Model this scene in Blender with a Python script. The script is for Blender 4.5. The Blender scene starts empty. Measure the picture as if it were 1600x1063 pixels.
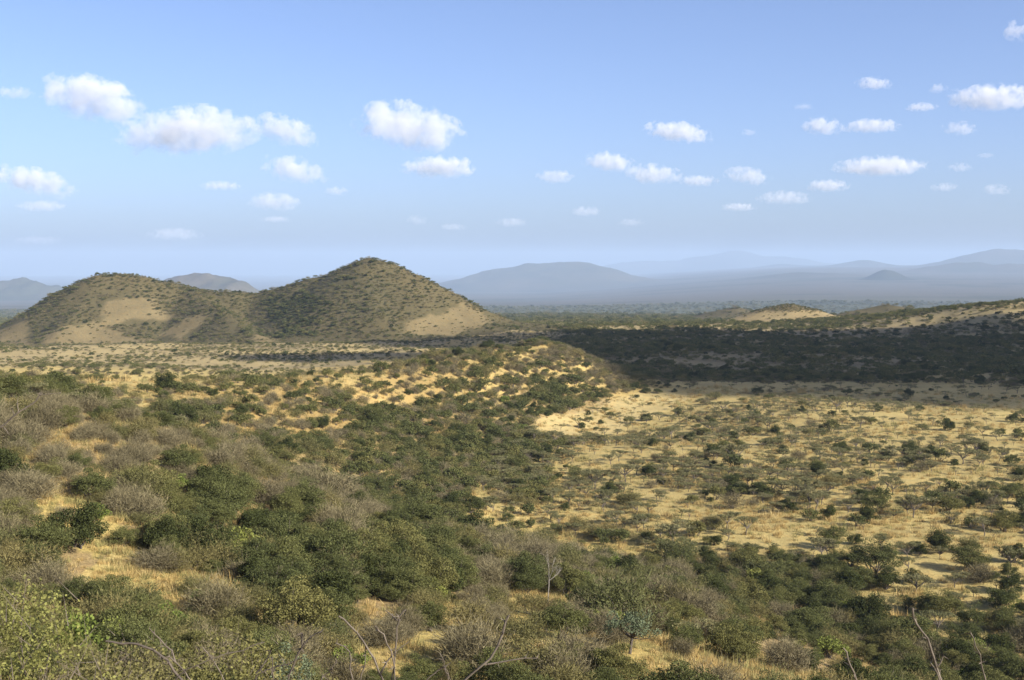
import bpy, bmesh, math, random
import numpy as np
from mathutils import Vector

R = math.radians
rng = np.random.default_rng(7)
random.seed(7)
sc = bpy.context.scene
col = sc.collection

# ------------------------------------------------------------------ camera
EYE = 57.0                     # eye height above the valley floor
FPX, CXP, CYP, HOR = 1931.0, 800.0, 531.5, 412.0
PITCH = math.atan((CYP - HOR) / FPX)
cam_d = bpy.data.cameras.new('camera')
cam_d.sensor_width = 36.0
cam_d.lens = 36.0 * FPX / 1600.0
cam_d.clip_start = 0.1
cam_d.clip_end = 200000.0
cam = bpy.data.objects.new('camera', cam_d)
col.objects.link(cam)
cam.location = (0, 0, EYE)
cam.rotation_euler = (math.pi / 2 - PITCH, 0, 0)
sc.camera = cam

# ------------------------------------------------------------------ sky, sun, exposure
SUN_AZ, SUN_EL = R(122.0), R(28.0)          # azimuth clockwise from the view axis (+Y)
SUN = Vector((math.sin(SUN_AZ) * math.cos(SUN_EL), math.cos(SUN_AZ) * math.cos(SUN_EL), math.sin(SUN_EL)))
w = bpy.data.worlds.new('World'); sc.world = w; w.use_nodes = True
nt = w.node_tree
sky = nt.nodes.new('ShaderNodeTexSky'); sky.sky_type = 'NISHITA'; sky.sun_disc = False
sky.sun_elevation = SUN_EL; sky.sun_rotation = SUN_AZ
sky.altitude = 0; sky.air_density = 0.6; sky.dust_density = 1.8; sky.ozone_density = 2.4
bg = nt.nodes['Background']; bg.inputs['Strength'].default_value = 0.096
tint = nt.nodes.new('ShaderNodeMix'); tint.data_type = 'RGBA'; tint.blend_type = 'MULTIPLY'; tint.inputs['Factor'].default_value = 1.0
tint.inputs['B'].default_value = (1.0, 0.975, 1.06, 1)      # camera white balance of the sky light
nt.links.new(sky.outputs[0], tint.inputs['A']); nt.links.new(tint.outputs['Result'], bg.inputs['Color'])
sl = bpy.data.lights.new('sun', 'SUN'); sl.energy = 5.0; sl.angle = R(0.53); sl.color = (1.0, 0.93, 0.82)
so = bpy.data.objects.new('sun', sl); col.objects.link(so)
so.rotation_euler = SUN.to_track_quat('Z', 'Y').to_euler(); so.location = (300, -100, 400)
sc.view_settings.view_transform = 'Standard'; sc.view_settings.look = 'None'
sc.view_settings.gamma = 1.0; sc.view_settings.exposure = 1.15
sc.render.engine = 'CYCLES'
cy = sc.cycles
cy.use_denoising = True
try: cy.denoiser = 'OPENIMAGEDENOISE'
except Exception: pass
cy.max_bounces = 6; cy.diffuse_bounces = 2; cy.glossy_bounces = 1; cy.transmission_bounces = 3
cy.volume_bounces = 3; cy.transparent_max_bounces = 8
cy.caustics_reflective = False; cy.caustics_refractive = False

# ------------------------------------------------------------------ helpers
def ray(px, py, d):
    """the point at forward distance d behind photo pixel (px, py)"""
    u = (px - CXP) / FPX; v = (CYP - py) / FPX
    dy = math.cos(PITCH) + v * math.sin(PITCH)
    dz = -math.sin(PITCH) + v * math.cos(PITCH)
    s = d / dy
    return (u * s, d, EYE + dz * s)

def project(x, y, z):
    dz = z - EYE
    f = y * math.cos(PITCH) - dz * math.sin(PITCH)
    up = y * math.sin(PITCH) + dz * math.cos(PITCH)
    f = np.maximum(f, 0.01)
    return CXP + FPX * x / f, CYP - FPX * up / f, f

def hash3(ix, iy, iz, seed):
    h = (ix * 374761393 + iy * 668265263 + iz * 2147483647 + seed * 1274126177) & 0xFFFFFFFF
    h = ((h ^ (h >> 13)) * 1274126177) & 0xFFFFFFFF
    h = ((h ^ (h >> 16)) * 2246822519) & 0xFFFFFFFF
    return ((h ^ (h >> 15)) & 0xFFFFFF) / float(0xFFFFFF)

def noise3(x, y, z, seed=0):
    x = np.asarray(x, float); y = np.asarray(y, float); z = np.zeros_like(x) + z
    ix = np.floor(x).astype(np.int64); iy = np.floor(y).astype(np.int64); iz = np.floor(z).astype(np.int64)
    fx, fy, fz = x - ix, y - iy, z - iz
    fx = fx * fx * (3 - 2 * fx); fy = fy * fy * (3 - 2 * fy); fz = fz * fz * (3 - 2 * fz)
    r = 0
    for a in (0, 1):
        wx = fx if a else 1 - fx
        for b in (0, 1):
            wy = fy if b else 1 - fy
            for c in (0, 1):
                wz = fz if c else 1 - fz
                r = r + wx * wy * wz * hash3(ix + a, iy + b, iz + c, seed)
    return r * 2 - 1

def fbm(x, y, scale, octv=4, seed=0, gain=0.5, z=0.0):
    s = 0; a = 1.0; t = 0
    for o in range(octv):
        f = 2 ** o / scale
        s = s + a * noise3(x * f + 17.3 * o, y * f - 9.1 * o, z * f, seed + o); t += a; a *= gain
    return s / t

def sstep(a, b, x):
    t = np.clip((x - a) / (b - a), 0, 1)
    return t * t * (3 - 2 * t)

def in_poly(px, py, poly):
    px = np.asarray(px); inside = np.zeros(px.shape, bool)
    n = len(poly)
    for i in range(n):
        x0, y0 = poly[i]; x1, y1 = poly[(i + 1) % n]
        if y0 == y1: continue
        c = ((y0 > py) != (y1 > py)) & (px < (x1 - x0) * (py - y0) / (y1 - y0) + x0)
        inside ^= c
    return inside

def tag(o, label=None, cat=None, group=None, kind=None):
    if label: o['label'] = label
    if cat: o['category'] = cat
    if group: o['group'] = group
    if kind: o['kind'] = kind
    return o

def link(name, data, parent=None):
    o = bpy.data.objects.new(name, data); col.objects.link(o)
    if parent is not None: o.parent = parent
    return o

def mesh_arrays(name, verts, faces, mats=(), mat_idx=None, smooth=False):
    """verts (n,3); faces: list of int arrays of shape (m,3) or (m,4)"""
    me = bpy.data.meshes.new(name)
    verts = np.asarray(verts, np.float32)
    me.vertices.add(len(verts)); me.vertices.foreach_set('co', verts.ravel())
    faces = [np.asarray(f, np.int32) for f in faces if len(f)]
    nl = sum(f.size for f in faces); nf = sum(len(f) for f in faces)
    me.loops.add(nl); me.loops.foreach_set('vertex_index', np.concatenate([f.ravel() for f in faces]))
    tot = np.concatenate([np.full(len(f), f.shape[1], np.int32) for f in faces])
    start = np.concatenate([[0], np.cumsum(tot)[:-1]]).astype(np.int32)
    me.polygons.add(nf); me.polygons.foreach_set('loop_start', start); me.polygons.foreach_set('loop_total', tot)
    for m in mats: me.materials.append(m)
    if mat_idx is not None: me.polygons.foreach_set('material_index', np.asarray(mat_idx, np.int32))
    if smooth: me.polygons.foreach_set('use_smooth', np.ones(nf, bool))
    me.update(calc_edges=True); me.validate()
    return me

# ------------------------------------------------------------------ shape of the land
def flat(px, py, zf=-55.3):
    u = ray(px, py, 1.0)[2] - EYE
    return (px, py, zf / u)

CP = []                               # control points (x, y, z relative to the eye)
def cp(px, py, d):
    x, y, z = ray(px, py, d); CP.append((x, y, z - EYE))
def cw(x, y, z): CP.append((x, y, z))
# the near slope under and in front of the camera
cw(0, 0, -1.7); cw(0, -40, 6); cw(-60, -40, 7); cw(60, -40, -4); cw(-120, 0, -3); cw(-60, 0, 0); cw(60, 5, -17)
cw(0, 12, -6.6); cw(0, 40, -18); cw(-20, 40, -15.5); cw(25, 45, -24); cw(-45, 50, -13); cw(-90, 60, -11); cw(-160, 100, -14)
cw(110, 20, -40); cw(160, 60, -53); cw(80, 70, -42); cw(-10, 70, -26.5); cw(-35, 75, -22); cw(40, 80, -36); cw(170, 0, -52)
cw(260, 60, -55.5); cw(260, -60, -50); cw(150, -100, -25); cw(0, -150, 10); cw(-200, -100, 5); cw(-250, 60, -16)
for a in [(990, 1020, 104), (805, 1015, 100), (670, 985, 110), (430, 945, 107), (115, 852, 113), (60, 785, 124), (0, 720, 138),
          (0, 640, 165), (150, 645, 172), (300, 695, 188), (430, 748, 200), (560, 800, 216), (250, 780, 140), (420, 830, 146),
          (560, 880, 148), (700, 900, 165), (850, 930, 150), (1000, 960, 140), (1130, 1000, 135), (1250, 1063, 135), (250, 880, 118),
          (850, 880, 195), (960, 900, 190), (1080, 950, 170), (-150, 620, 190), (-150, 760, 135), (-150, 900, 100)]:
    cp(*a)
# toe of the slope and the flat
for a in [(715, 832), (1000, 885), (1150, 930), (1270, 985), (1450, 1030), (850, 800), (1000, 800), (1200, 850), (1400, 900), (1600, 950),
          (1600, 1050), (760, 725), (850, 655), (1000, 608), (900, 700), (1000, 700), (1200, 700), (1400, 700), (1600, 700), (1800, 800), (1800, 950),
          (1200, 640), (1400, 640), (1600, 640), (1800, 640), (1100, 606), (1300, 606), (1500, 606), (1750, 606), (2000, 700)]:
    cp(*flat(*a))
# gully and the curved rim ridge
for a in [(700, 745, 300), (610, 765, 268), (600, 700, 310), (500, 725, 262), (450, 685, 285), (600, 640, 370), (340, 672, 262), (750, 660, 400),
          (750, 600, 440), (800, 562, 500), (880, 620, 490), (920, 600, 530)]:
    cp(*a)
cw(-40, 238, -47); cw(-62, 225, -39); cw(-85, 215, -31)
for a in [(250, 622, 300), (330, 628, 295), (420, 604, 335), (520, 585, 385), (600, 572, 425), (690, 550, 470), (760, 536, 510), (830, 531, 545), (900, 551, 570), (950, 578, 572)]:
    cp(*a)
for x, y in [(-150, 480), (-110, 520), (-60, 570), (0, 620), (40, 640), (70, 610), (80, 700), (-40, 700)]: cw(x, y, -57)
# hollow behind the ridge, then the valley
for x, y, z in [(-95, 400, -50), (-70, 440, -52), (-120, 425, -49), (-45, 490, -55), (-20, 540, -56)]: cw(x, y, z)
for a in [(420, 600, 548), (340, 613, 480), (520, 584, 640)]: cp(*a)
# valley behind
for a in [(50, 600, 400), (100, 572, 620), (200, 590, 550), (300, 605, 470), (0, 545, 850), (0, 578, 540), (200, 556, 800), (400, 580, 640), (500, 576, 690), (600, 561, 780),
          (200, 541, 1060), (450, 536, 1080), (700, 528, 1080), (0, 541, 1060), (-200, 545, 1000), (-200, 580, 600),
          (1100, 562, 740), (1100, 532, 1000), (1100, 511, 1300), (900, 512, 1290), (900, 530, 1020), (1300, 560, 750), (1300, 530, 1000), (1300, 508, 1250),
          (1500, 565, 720), (1500, 535, 930), (1480, 503, 1120), (1600, 535, 900), (1750, 540, 850), (700, 545, 880), (850, 505, 1800), (1300, 505, 1750), (400, 525, 1500), (0, 520, 1500), (1700, 500, 1800)]:
    cp(*a)
for a in [(1600, 476, 1120), (1700, 470, 1120), (1520, 484, 1140), (1850, 470, 1100)]: cp(*a)
CP = np.array(CP, float)

def tps_fit(P, lam):
    n = len(P); X = P[:, :2] / 100.0
    d2 = ((X[:, None] - X[None]) ** 2).sum(-1)
    K = np.where(d2 > 0, 0.5 * d2 * np.log(d2 + 1e-12), 0) + lam * np.eye(n)
    A = np.zeros((n + 3, n + 3)); Q = np.c_[np.ones(n), X]
    A[:n, :n] = K; A[:n, n:] = Q; A[n:, :n] = Q.T
    return np.linalg.solve(A, np.r_[P[:, 2], 0, 0, 0]), X
TW, TX = tps_fit(CP, 0.01)
def tps(x, y):
    x = np.ravel(x) / 100.0; y = np.ravel(y) / 100.0
    out = np.empty(len(x))
    for i in range(0, len(x), 20000):
        a, b = x[i:i + 20000], y[i:i + 20000]
        d2 = (a[:, None] - TX[None, :, 0]) ** 2 + (b[:, None] - TX[None, :, 1]) ** 2
        out[i:i + 20000] = (0.5 * d2 * np.log(d2 + 1e-12)) @ TW[:len(TX)] + TW[-3] + TW[-2] * a + TW[-1] * b
    return out

def far_z(x, y):
    r = np.hypot(x, y)
    base = np.interp(r, [0, 1000, 1500, 2200, 3000, 4500, 7000, 11000, 18000, 30000, 50000], [-62, -66, -76, -100, -130, -185, -245, -330, -400, -430, -440])
    az = np.degrees(np.arctan2(x, y))
    rise = sstep(0.0, 15.0, az) * np.interp(r, [5000, 9000, 13000, 20000, 30000, 50000], [0, 80, 175, 330, 385, 390])
    return base + rise

def ground_z(x, y):
    x = np.asarray(x, float); y = np.asarray(y, float); shp = x.shape
    x = x.ravel(); y = y.ravel(); r = np.hypot(x, y)
    zn = tps(np.clip(x, -900, 900), np.clip(y, -250, 1900))
    zn = np.clip(zn, -120, 40)
    t = np.maximum(sstep(1350, 1900, r), np.maximum(sstep(500, 900, np.abs(x) - 0.25 * np.maximum(y, 0)), sstep(-150, -600, y)))
    z = zn * (1 - t) + far_z(x, y) * t
    near = 1 - sstep(900, 2500, r)
    flatm = sstep(-54.0, -47.0, z)                      # slopes are rougher than the floor
    z = z + near * (fbm(x, y, 60, 3, 5) * (0.25 + 1.6 * flatm) * sstep(15, 120, r) + fbm(x, y, 9, 3, 9) * (0.10 + 0.30 * flatm) * sstep(3, 40, r))
    vall = sstep(620, 800, y) * near
    z = z + vall * fbm(x, y, 130, 3, 21) * 4.0 + vall * sstep(60, -60, x) * fbm(x, y, 48, 2, 23) * (1.8 + 2.6 * sstep(800, 950, y))
    z = z + sstep(1500, 3500, r) * fbm(x, y, 900, 3, 31) * 5
    return (z + EYE).reshape(shp)

# hills as unions of cones along their crest lines
def crest(pts, n=14):
    out = []
    P = [ray(*p) for p in pts]
    for a, b in zip(P[:-1], P[1:]):
        for t in np.linspace(0, 1, n, endpoint=False): out.append([a[k] + (b[k] - a[k]) * t for k in range(3)])
    out.append(list(P[-1]))
    return np.array(out)
def cone_union(x, y, crests, slope, rnd):
    x = np.ravel(x); y = np.ravel(y)
    h = np.full(len(x), -1e9)
    for c in crests:
        for (cx, cy_, cz) in c:
            d = np.hypot(x - cx, y - cy_)
            h = np.maximum(h, cz - slope * (np.sqrt(d * d + rnd * rnd) - rnd))
    return h
def smax(a, b, k):
    m = np.maximum(a, b)
    return m + np.where(np.abs(a - b) < k, (k - np.abs(a - b)) ** 2 / (4 * k), 0)

HILLS = []        # dicts: crests, slope, rnd, bbox, k
TWIN = dict(crests=[crest([(128, 438, 1215), (150, 429, 1215), (175, 427, 1220), (210, 430, 1220), (250, 439, 1225), (300, 449, 1225), (350, 457, 1225), (400, 460, 1230),
                           (440, 450, 1230), (480, 437, 1225), (520, 430, 1222), (540, 416, 1220), (575, 402, 1215), (612, 411, 1215), (640, 424, 1215),
                           (700, 453, 1212), (750, 481, 1210), (800, 501, 1205), (850, 512, 1200), (900, 519, 1200)], 6),
                    crest([(300, 452, 1215), (325, 470, 1180), (350, 490, 1145), (375, 511, 1110), (400, 530, 1080)], 6),
                    crest([(170, 430, 1215), (120, 480, 1160), (90, 520, 1110)], 6),
                    crest([(575, 408, 1215), (560, 450, 1170), (600, 500, 1110)], 6),
                    crest([(440, 452, 1228), (470, 480, 1180)], 6)],
            slope=0.60, rnd=4, k=15, noise=3.0, step=4.5)
SMALL1 = dict(crests=[crest([(1205, 480, 1450), (1235, 475, 1450), (1262, 481, 1450), (1285, 492, 1445)], 6)], slope=0.36, rnd=8, k=8, noise=1.0, step=5.0)
SMALL2 = dict(crests=[crest([(1330, 487, 1640), (1385, 476, 1640), (1415, 480, 1640), (1450, 492, 1640)], 6)], slope=0.30, rnd=8, k=8, noise=1.0, step=6.0)
SMALL3 = dict(crests=[crest([(1120, 486, 2300), (1150, 480, 2300), (1180, 487, 2300)], 6)], slope=0.30, rnd=8, k=8, noise=1.0, step=8.0)
BACK = dict(crests=[crest([(265, 440, 8500), (290, 430, 8500), (312, 422, 8500), (340, 426, 8500), (370, 440, 8500), (395, 452, 8470)], 6)], slope=0.5, rnd=56.7, k=75.5, noise=47.6, step=22.6)
LEFTM = dict(crests=[crest([(-120, 452, 12000), (-60, 440, 12000), (-20, 444, 12000), (15, 439, 12000), (45, 433, 12000), (68, 433, 12000), (85, 443, 12000), (100, 446, 12000), (112, 458, 12000)], 6)], slope=0.62, rnd=80.0, k=106.7, noise=100.8, step=36.0)
MESA = dict(crests=[crest([(745, 437, 18500), (790, 420, 18500), (840, 412, 18500), (885, 409, 18500), (905, 410, 18500), (950, 422, 18500), (985, 434, 18500), (1060, 440, 18500)], 6)], slope=0.30, rnd=256.9, k=154.2, noise=50.4, step=57.8)
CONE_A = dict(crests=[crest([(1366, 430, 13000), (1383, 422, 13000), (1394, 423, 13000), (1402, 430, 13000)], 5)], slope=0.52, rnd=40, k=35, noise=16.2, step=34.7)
CONE_B = dict(crests=[crest([(1325, 415, 25000), (1348, 406, 25000), (1362, 410, 25000), (1380, 417, 25000)], 5)], slope=0.25, rnd=118.4, k=105.3, noise=22.1, step=69.1)
CONE_C = dict(crests=[crest([(1205, 416, 30000), (1223, 412, 30000), (1240, 417, 30000)], 5)], slope=0.2, rnd=117.4, k=104.3, noise=15.7, step=104.3)
RIGHT_M = dict(crests=[crest([(1490, 408, 22000), (1530, 395, 22000), (1560, 388, 22000), (1585, 387, 22000), (1620, 391, 22000), (1700, 402, 22000), (1800, 412, 22000)], 6)], slope=0.36, rnd=258.8, k=155.3, noise=54.3, step=67.9)
RIGHT_L = dict(crests=[crest([(1460, 415, 17000), (1500, 410, 17000), (1530, 409, 17000), (1546, 414, 17000)], 5), crest([(1555, 414, 16800), (1580, 410, 16800), (1640, 413, 16800)], 5)], slope=0.3, rnd=122.4, k=81.6, noise=19.0, step=45.9)
LOW_M = dict(crests=[crest([(1215, 434, 15000), (1250, 427, 15000), (1300, 430, 15000), (1330, 437, 15000)], 5)], slope=0.22, rnd=163.6, k=122.7, noise=15.3, step=51.2)
GHOST = dict(crests=[crest([(940, 417, 40000), (990, 408, 40000), (1040, 405, 40000), (1075, 408, 40000), (1110, 400, 40000), (1150, 394, 40000), (1185, 400, 40000), (1220, 398, 40000), (1260, 407, 40000), (1300, 412, 40000)], 5)], slope=0.22, rnd=352.9, k=176.5, noise=115.4, step=123.5)
HILL_DEFS = [('hill', TWIN), ('hill', SMALL1), ('hill', SMALL2), ('hill', SMALL3), ('hill', BACK), ('mountain', LEFTM), ('mountain', MESA),
             ('hill', CONE_A), ('hill', CONE_B), ('hill', CONE_C), ('mountain', RIGHT_M), ('hill', RIGHT_L), ('hill', LOW_M), ('mountain', GHOST)]
def hill_raw(D, x, y):
    h = cone_union(x, y, D['crests'], D['slope'], D['rnd'])
    s = D['step']; n = D['noise']
    x = np.ravel(x); y = np.ravel(y)
    # gullies running down the flanks
    return h + n * fbm(x, y, s * 12, 4, 51) - 1.1 * n * np.abs(fbm(x, y, s * 8, 4, 77))
for _, D in HILL_DEFS:
    allc = np.concatenate(D['crests'])
    low = ground_z(allc[:, 0], allc[:, 1])
    reach = np.max((allc[:, 2] - low + 30) / D['slope'] + 3 * D['rnd'])
    D['bbox'] = (allc[:, 0].min() - reach, allc[:, 0].max() + reach, allc[:, 1].min() - reach, allc[:, 1].max() + reach)

def surface_z(x, y):
    """ground with the near hills on it (for planting)"""
    x = np.asarray(x, float); y = np.asarray(y, float)
    z = ground_z(x, y).ravel(); on = np.zeros(len(z), int)
    for i, (_, D) in enumerate(HILL_DEFS[:5]):
        b = D['bbox']; m = (x > b[0]) & (x < b[1]) & (y > b[2]) & (y < b[3])
        if m.any():
            h = hill_raw(D, x[m], y[m]); g = z[m]
            on[np.where(m)[0][h > g - 1]] = i + 1
            z[m] = smax(h, g, D['k'])
    return z, on

# ------------------------------------------------------------------ regions of the place (outlined where the photo shows them)
POLY = dict(
    brown_slope=[(-200, 600), (0, 625), (150, 640), (300, 688), (430, 738), (560, 792), (640, 845), (480, 800), (330, 775), (250, 790), (190, 850), (120, 900), (150, 940), (-200, 960)],
    green_band=[(190, 850), (250, 790), (330, 775), (480, 800), (640, 845), (720, 850), (720, 940), (640, 945), (560, 975), (470, 955), (380, 905), (280, 890)],
    toe_brown=[(640, 840), (720, 832), (830, 850), (960, 880), (1060, 905), (1150, 975), (1050, 965), (960, 935), (850, 925), (720, 930)],
    toe_green=[(960, 880), (1100, 868), (1250, 885), (1345, 905), (1340, 950), (1420, 990), (1650, 1030), (1800, 1200), (900, 1200), (1080, 1050), (1150, 975), (1060, 905)],
    clearing_a=[(140, 880), (200, 893), (330, 900), (390, 935), (330, 960), (250, 965), (170, 945)],
    clearing_b=[(470, 1010), (520, 985), (600, 975), (640, 945), (740, 925), (850, 935), (860, 965), (810, 985), (840, 1063), (820, 1200), (430, 1200)],
    clearing_c=[(30, 795), (80, 770), (180, 800), (200, 840), (150, 870), (60, 830)],
    clearing_d=[(960, 1010), (1060, 960), (1110, 990), (1050, 1040), (1000, 1063)],
    clearing_e=[(715, 810), (790, 805), (860, 830), (1010, 850), (1060, 880), (1000, 890), (900, 870), (800, 850), (715, 845)],
    near_left=[(-200, 940), (170, 945), (300, 965), (420, 990), (480, 1063), (480, 1300), (-200, 1300)],
    ridge=[(210, 610), (420, 590), (600, 560), (750, 525), (840, 522), (905, 543), (1010, 606), (930, 635), (850, 660), (790, 700), (760, 730), (715, 830), (640, 840), (560, 792), (430, 738), (300, 688)],
    ridge_gully=[(450, 715), (560, 690), (650, 655), (800, 655), (830, 670), (770, 720), (720, 800), (640, 830), (540, 780)],
    ridge_sand=[(330, 640), (370, 610), (480, 598), (560, 602), (620, 640), (560, 665), (500, 690), (440, 690), (350, 690)],
    ridge_sand2=[(745, 555), (800, 543), (850, 548), (840, 570), (780, 572)],
    ridge_sand3=[(560, 600), (660, 570), (720, 590), (690, 625), (640, 640)],
    ridge_green=[(790, 640), (830, 600), (900, 602), (965, 628), (900, 642), (850, 655)],
    ridge_brown=[(840, 545), (900, 545), (1000, 604), (960, 610), (900, 590), (840, 580)],
    apron=[(830, 652), (900, 638), (1010, 606), (1100, 612), (1000, 660), (900, 690), (840, 680)],
    mid_left=[(-200, 560), (0, 570), (120, 575), (230, 600), (330, 630), (300, 690), (150, 642), (0, 627), (-200, 600)],
    hill_dark=[(400, 470), (440, 455), (500, 462), (520, 500), (500, 522), (440, 522), (410, 500)],
    hill_bare_a=[(155, 495), (165, 472), (240, 466), (240, 488), (270, 498), (160, 510)],
    hill_bare_b=[(60, 545), (70, 520), (140, 508), (185, 520), (240, 540)],
    hill_bare_c=[(625, 525), (640, 498), (715, 476), (745, 492), (765, 508), (720, 522)],
    hill_bare_d=[(280, 500), (320, 490), (310, 515), (290, 530), (240, 535), (260, 515)],
    hill_bare_e=[(400, 520), (425, 525), (450, 536), (400, 540)],
    hill_bare_f=[(-60, 545), (0, 515), (40, 500), (50, 520), (40, 548)],
)
def masks(px, py):
    return {k: in_poly(px, py, v) for k, v in POLY.items()}

# ------------------------------------------------------------------ materials
def mat(name):
    m = bpy.data.materials.new(name); m.use_nodes = True
    n = m.node_tree; n.nodes.clear()
    out = n.nodes.new('ShaderNodeOutputMaterial')
    return m, n, out
def node(n, t, **kw):
    x = n.nodes.new(t)
    for k, v in kw.items():
        if k in x.inputs.keys(): x.inputs[k].default_value = v
        else: setattr(x, k, v)
    return x
def ramp(n, stops):
    r = n.nodes.new('ShaderNodeValToRGB'); e = r.color_ramp.elements
    while len(e) < len(stops): e.new(0.5)
    for el, (p, c) in zip(e, stops): el.position = p; el.color = (*c, 1)
    return r

def ground_material(name, far=False):
    m, n, out = mat(name)
    L = n.links.new
    at = node(n, 'ShaderNodeAttribute', attribute_name='soil')
    geo = n.nodes.new('ShaderNodeNewGeometry')
    bs = node(n, 'ShaderNodeBsdfPrincipled', Roughness=0.95)
    bs.inputs['Specular IOR Level'].default_value = 0.1
    def nz(scale, det, rough=0.6):
        t = node(n, 'ShaderNodeTexNoise', Scale=scale, Detail=det, Roughness=rough)
        L(geo.outputs['Position'], t.inputs['Vector']); return t
    big, midn, fine = nz(0.035, 4), nz(0.35, 5), nz(2.6, 4, 0.7)
    def mult(a, src, lo, hi):
        mr = node(n, 'ShaderNodeMapRange'); mr.inputs['From Min'].default_value = 0.32; mr.inputs['From Max'].default_value = 0.68
        mr.inputs['To Min'].default_value = lo; mr.inputs['To Max'].default_value = hi
        L(src, mr.inputs['Value'])
        mx = n.nodes.new('ShaderNodeMix'); mx.data_type = 'RGBA'; mx.blend_type = 'MULTIPLY'; mx.inputs['Factor'].default_value = 1
        L(a, mx.inputs['A']); L(mr.outputs[0], mx.inputs['B']); return mx.outputs['Result']
    # drift between straw and redder soil
    mr = node(n, 'ShaderNodeMapRange'); mr.inputs['From Min'].default_value = 0.45; mr.inputs['From Max'].default_value = 0.70; mr.inputs['To Max'].default_value = 0.55
    L(midn.outputs['Fac'], mr.inputs['Value'])
    tint = n.nodes.new('ShaderNodeMix'); tint.data_type = 'RGBA'; tint.blend_type = 'MULTIPLY'
    L(mr.outputs[0], tint.inputs['Factor']); L(at.outputs['Color'], tint.inputs['A']); tint.inputs['B'].default_value = (0.78, 0.62, 0.48, 1)
    c = mult(tint.outputs['Result'], big.outputs['Fac'], 0.85, 1.15)
    c = mult(c, midn.outputs['Fac'], 0.80, 1.18)
    if not far: c = mult(c, fine.outputs['Fac'], 0.68, 1.25)
    L(c, bs.inputs['Base Color'])
    if not far:
        add = node(n, 'ShaderNodeMath', operation='MULTIPLY_ADD'); add.inputs[1].default_value = 2.5
        L(midn.outputs['Fac'], add.inputs[0]); L(fine.outputs['Fac'], add.inputs[2])
        bp = node(n, 'ShaderNodeBump', Strength=0.6, Distance=0.25); L(add.outputs[0], bp.inputs['Height']); L(bp.outputs[0], bs.inputs['Normal'])
    L(bs.outputs[0], out.inputs['Surface'])
    return m
M_GROUND = ground_material('dry_ground')
M_FAR = ground_material('distant_ground', True)

ALB = 0.82
def leaf_material(name, c0, c1, c2, trans=0.16):
    c0, c1, c2 = (tuple(x * ALB for x in c) for c in (c0, c1, c2))
    m, n, out = mat(name); L = n.links.new
    oi = n.nodes.new('ShaderNodeObjectInfo'); geo = n.nodes.new('ShaderNodeNewGeometry')
    r = ramp(n, [(0.0, c0), (0.5, c1), (1.0, c2)]); L(oi.outputs['Random'], r.inputs['Fac'])
    mr = node(n, 'ShaderNodeMapRange'); mr.inputs['To Min'].default_value = 0.65; mr.inputs['To Max'].default_value = 1.4
    L(geo.outputs['Random Per Island'], mr.inputs['Value'])
    mx = n.nodes.new('ShaderNodeMix'); mx.data_type = 'RGBA'; mx.blend_type = 'MULTIPLY'; mx.inputs['Factor'].default_value = 1
    L(r.outputs['Color'], mx.inputs['A']); L(mr.outputs[0], mx.inputs['B'])
    d = n.nodes.new('ShaderNodeBsdfDiffuse'); t = n.nodes.new('ShaderNodeBsdfTranslucent'); ms = n.nodes.new('ShaderNodeMixShader')
    ms.inputs[0].default_value = trans
    L(mx.outputs['Result'], d.inputs['Color']); L(mx.outputs['Result'], t.inputs['Color'])
    L(d.outputs[0], ms.inputs[1]); L(t.outputs[0], ms.inputs[2]); L(ms.outputs[0], out.inputs['Surface'])
    return m
def bark_material(name, c0, c1):
    c0, c1 = (tuple(x * ALB for x in c) for c in (c0, c1))
    m, n, out = mat(name); L = n.links.new
    geo = n.nodes.new('ShaderNodeNewGeometry')
    t = node(n, 'ShaderNodeTexNoise', Scale=14.0, Detail=4.0); L(geo.outputs['Position'], t.inputs['Vector'])
    r = ramp(n, [(0.35, c0), (0.65, c1)]); L(t.outputs['Fac'], r.inputs['Fac'])
    b = node(n, 'ShaderNodeBsdfPrincipled', Roughness=0.9); L(r.outputs['Color'], b.inputs['Base Color'])
    bp = node(n, 'ShaderNodeBump', Strength=0.5, Distance=0.01); L(t.outputs['Fac'], bp.inputs['Height']); L(bp.outputs[0], b.inputs['Normal'])
    L(b.outputs[0], out.inputs['Surface'])
    return m
M_DARK = leaf_material('dark_evergreen_leaf', (.052, .060, .022), (.060, .070, .025), (.070, .078, .028))
M_GREEN = leaf_material('green_thorn_leaf', (.078, .088, .034), (.108, .116, .042), (.155, .146, .052))
M_OLIVE = leaf_material('olive_thorn_leaf', (.105, .112, .046), (.150, .138, .056), (.195, .165, .068))
M_TWIG = leaf_material('grey_twig', (.128, .110, .062), (.165, .142, .083), (.185, .160, .090), 0.0)
M_UMB = leaf_material('acacia_leaf', (.150, .148, .070), (.172, .166, .080), (.195, .182, .092))
M_LIME = leaf_material('fresh_leaf', (.150, .200, .045), (.190, .220, .055), (.215, .220, .060), 0.35)
M_BLUE = leaf_material('bluegreen_leaf', (.110, .140, .085), (.125, .155, .092), (.135, .160, .090))
M_SHRUB = leaf_material('small_shrub_leaf', (.150, .170, .050), (.190, .200, .062), (.230, .225, .075), 0.35)
M_GRASS = leaf_material('dry_grass_blade', (.40, .29, .115), (.47, .345, .14), (.50, .39, .18), 0.3)
M_GREENGRASS = leaf_material('greenish_grass_blade', (.25, .235, .095), (.29, .26, .105), (.33, .28, .12), 0.3)
M_BARK = bark_material('grey_bark', (.075, .060, .045), (.155, .128, .097))
M_PALE = bark_material('pale_dead_wood', (.22, .20, .165), (.36, .33, .28))
M_DARKBARK = bark_material('dark_bark', (.045, .036, .028), (.11, .088, .068))

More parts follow.
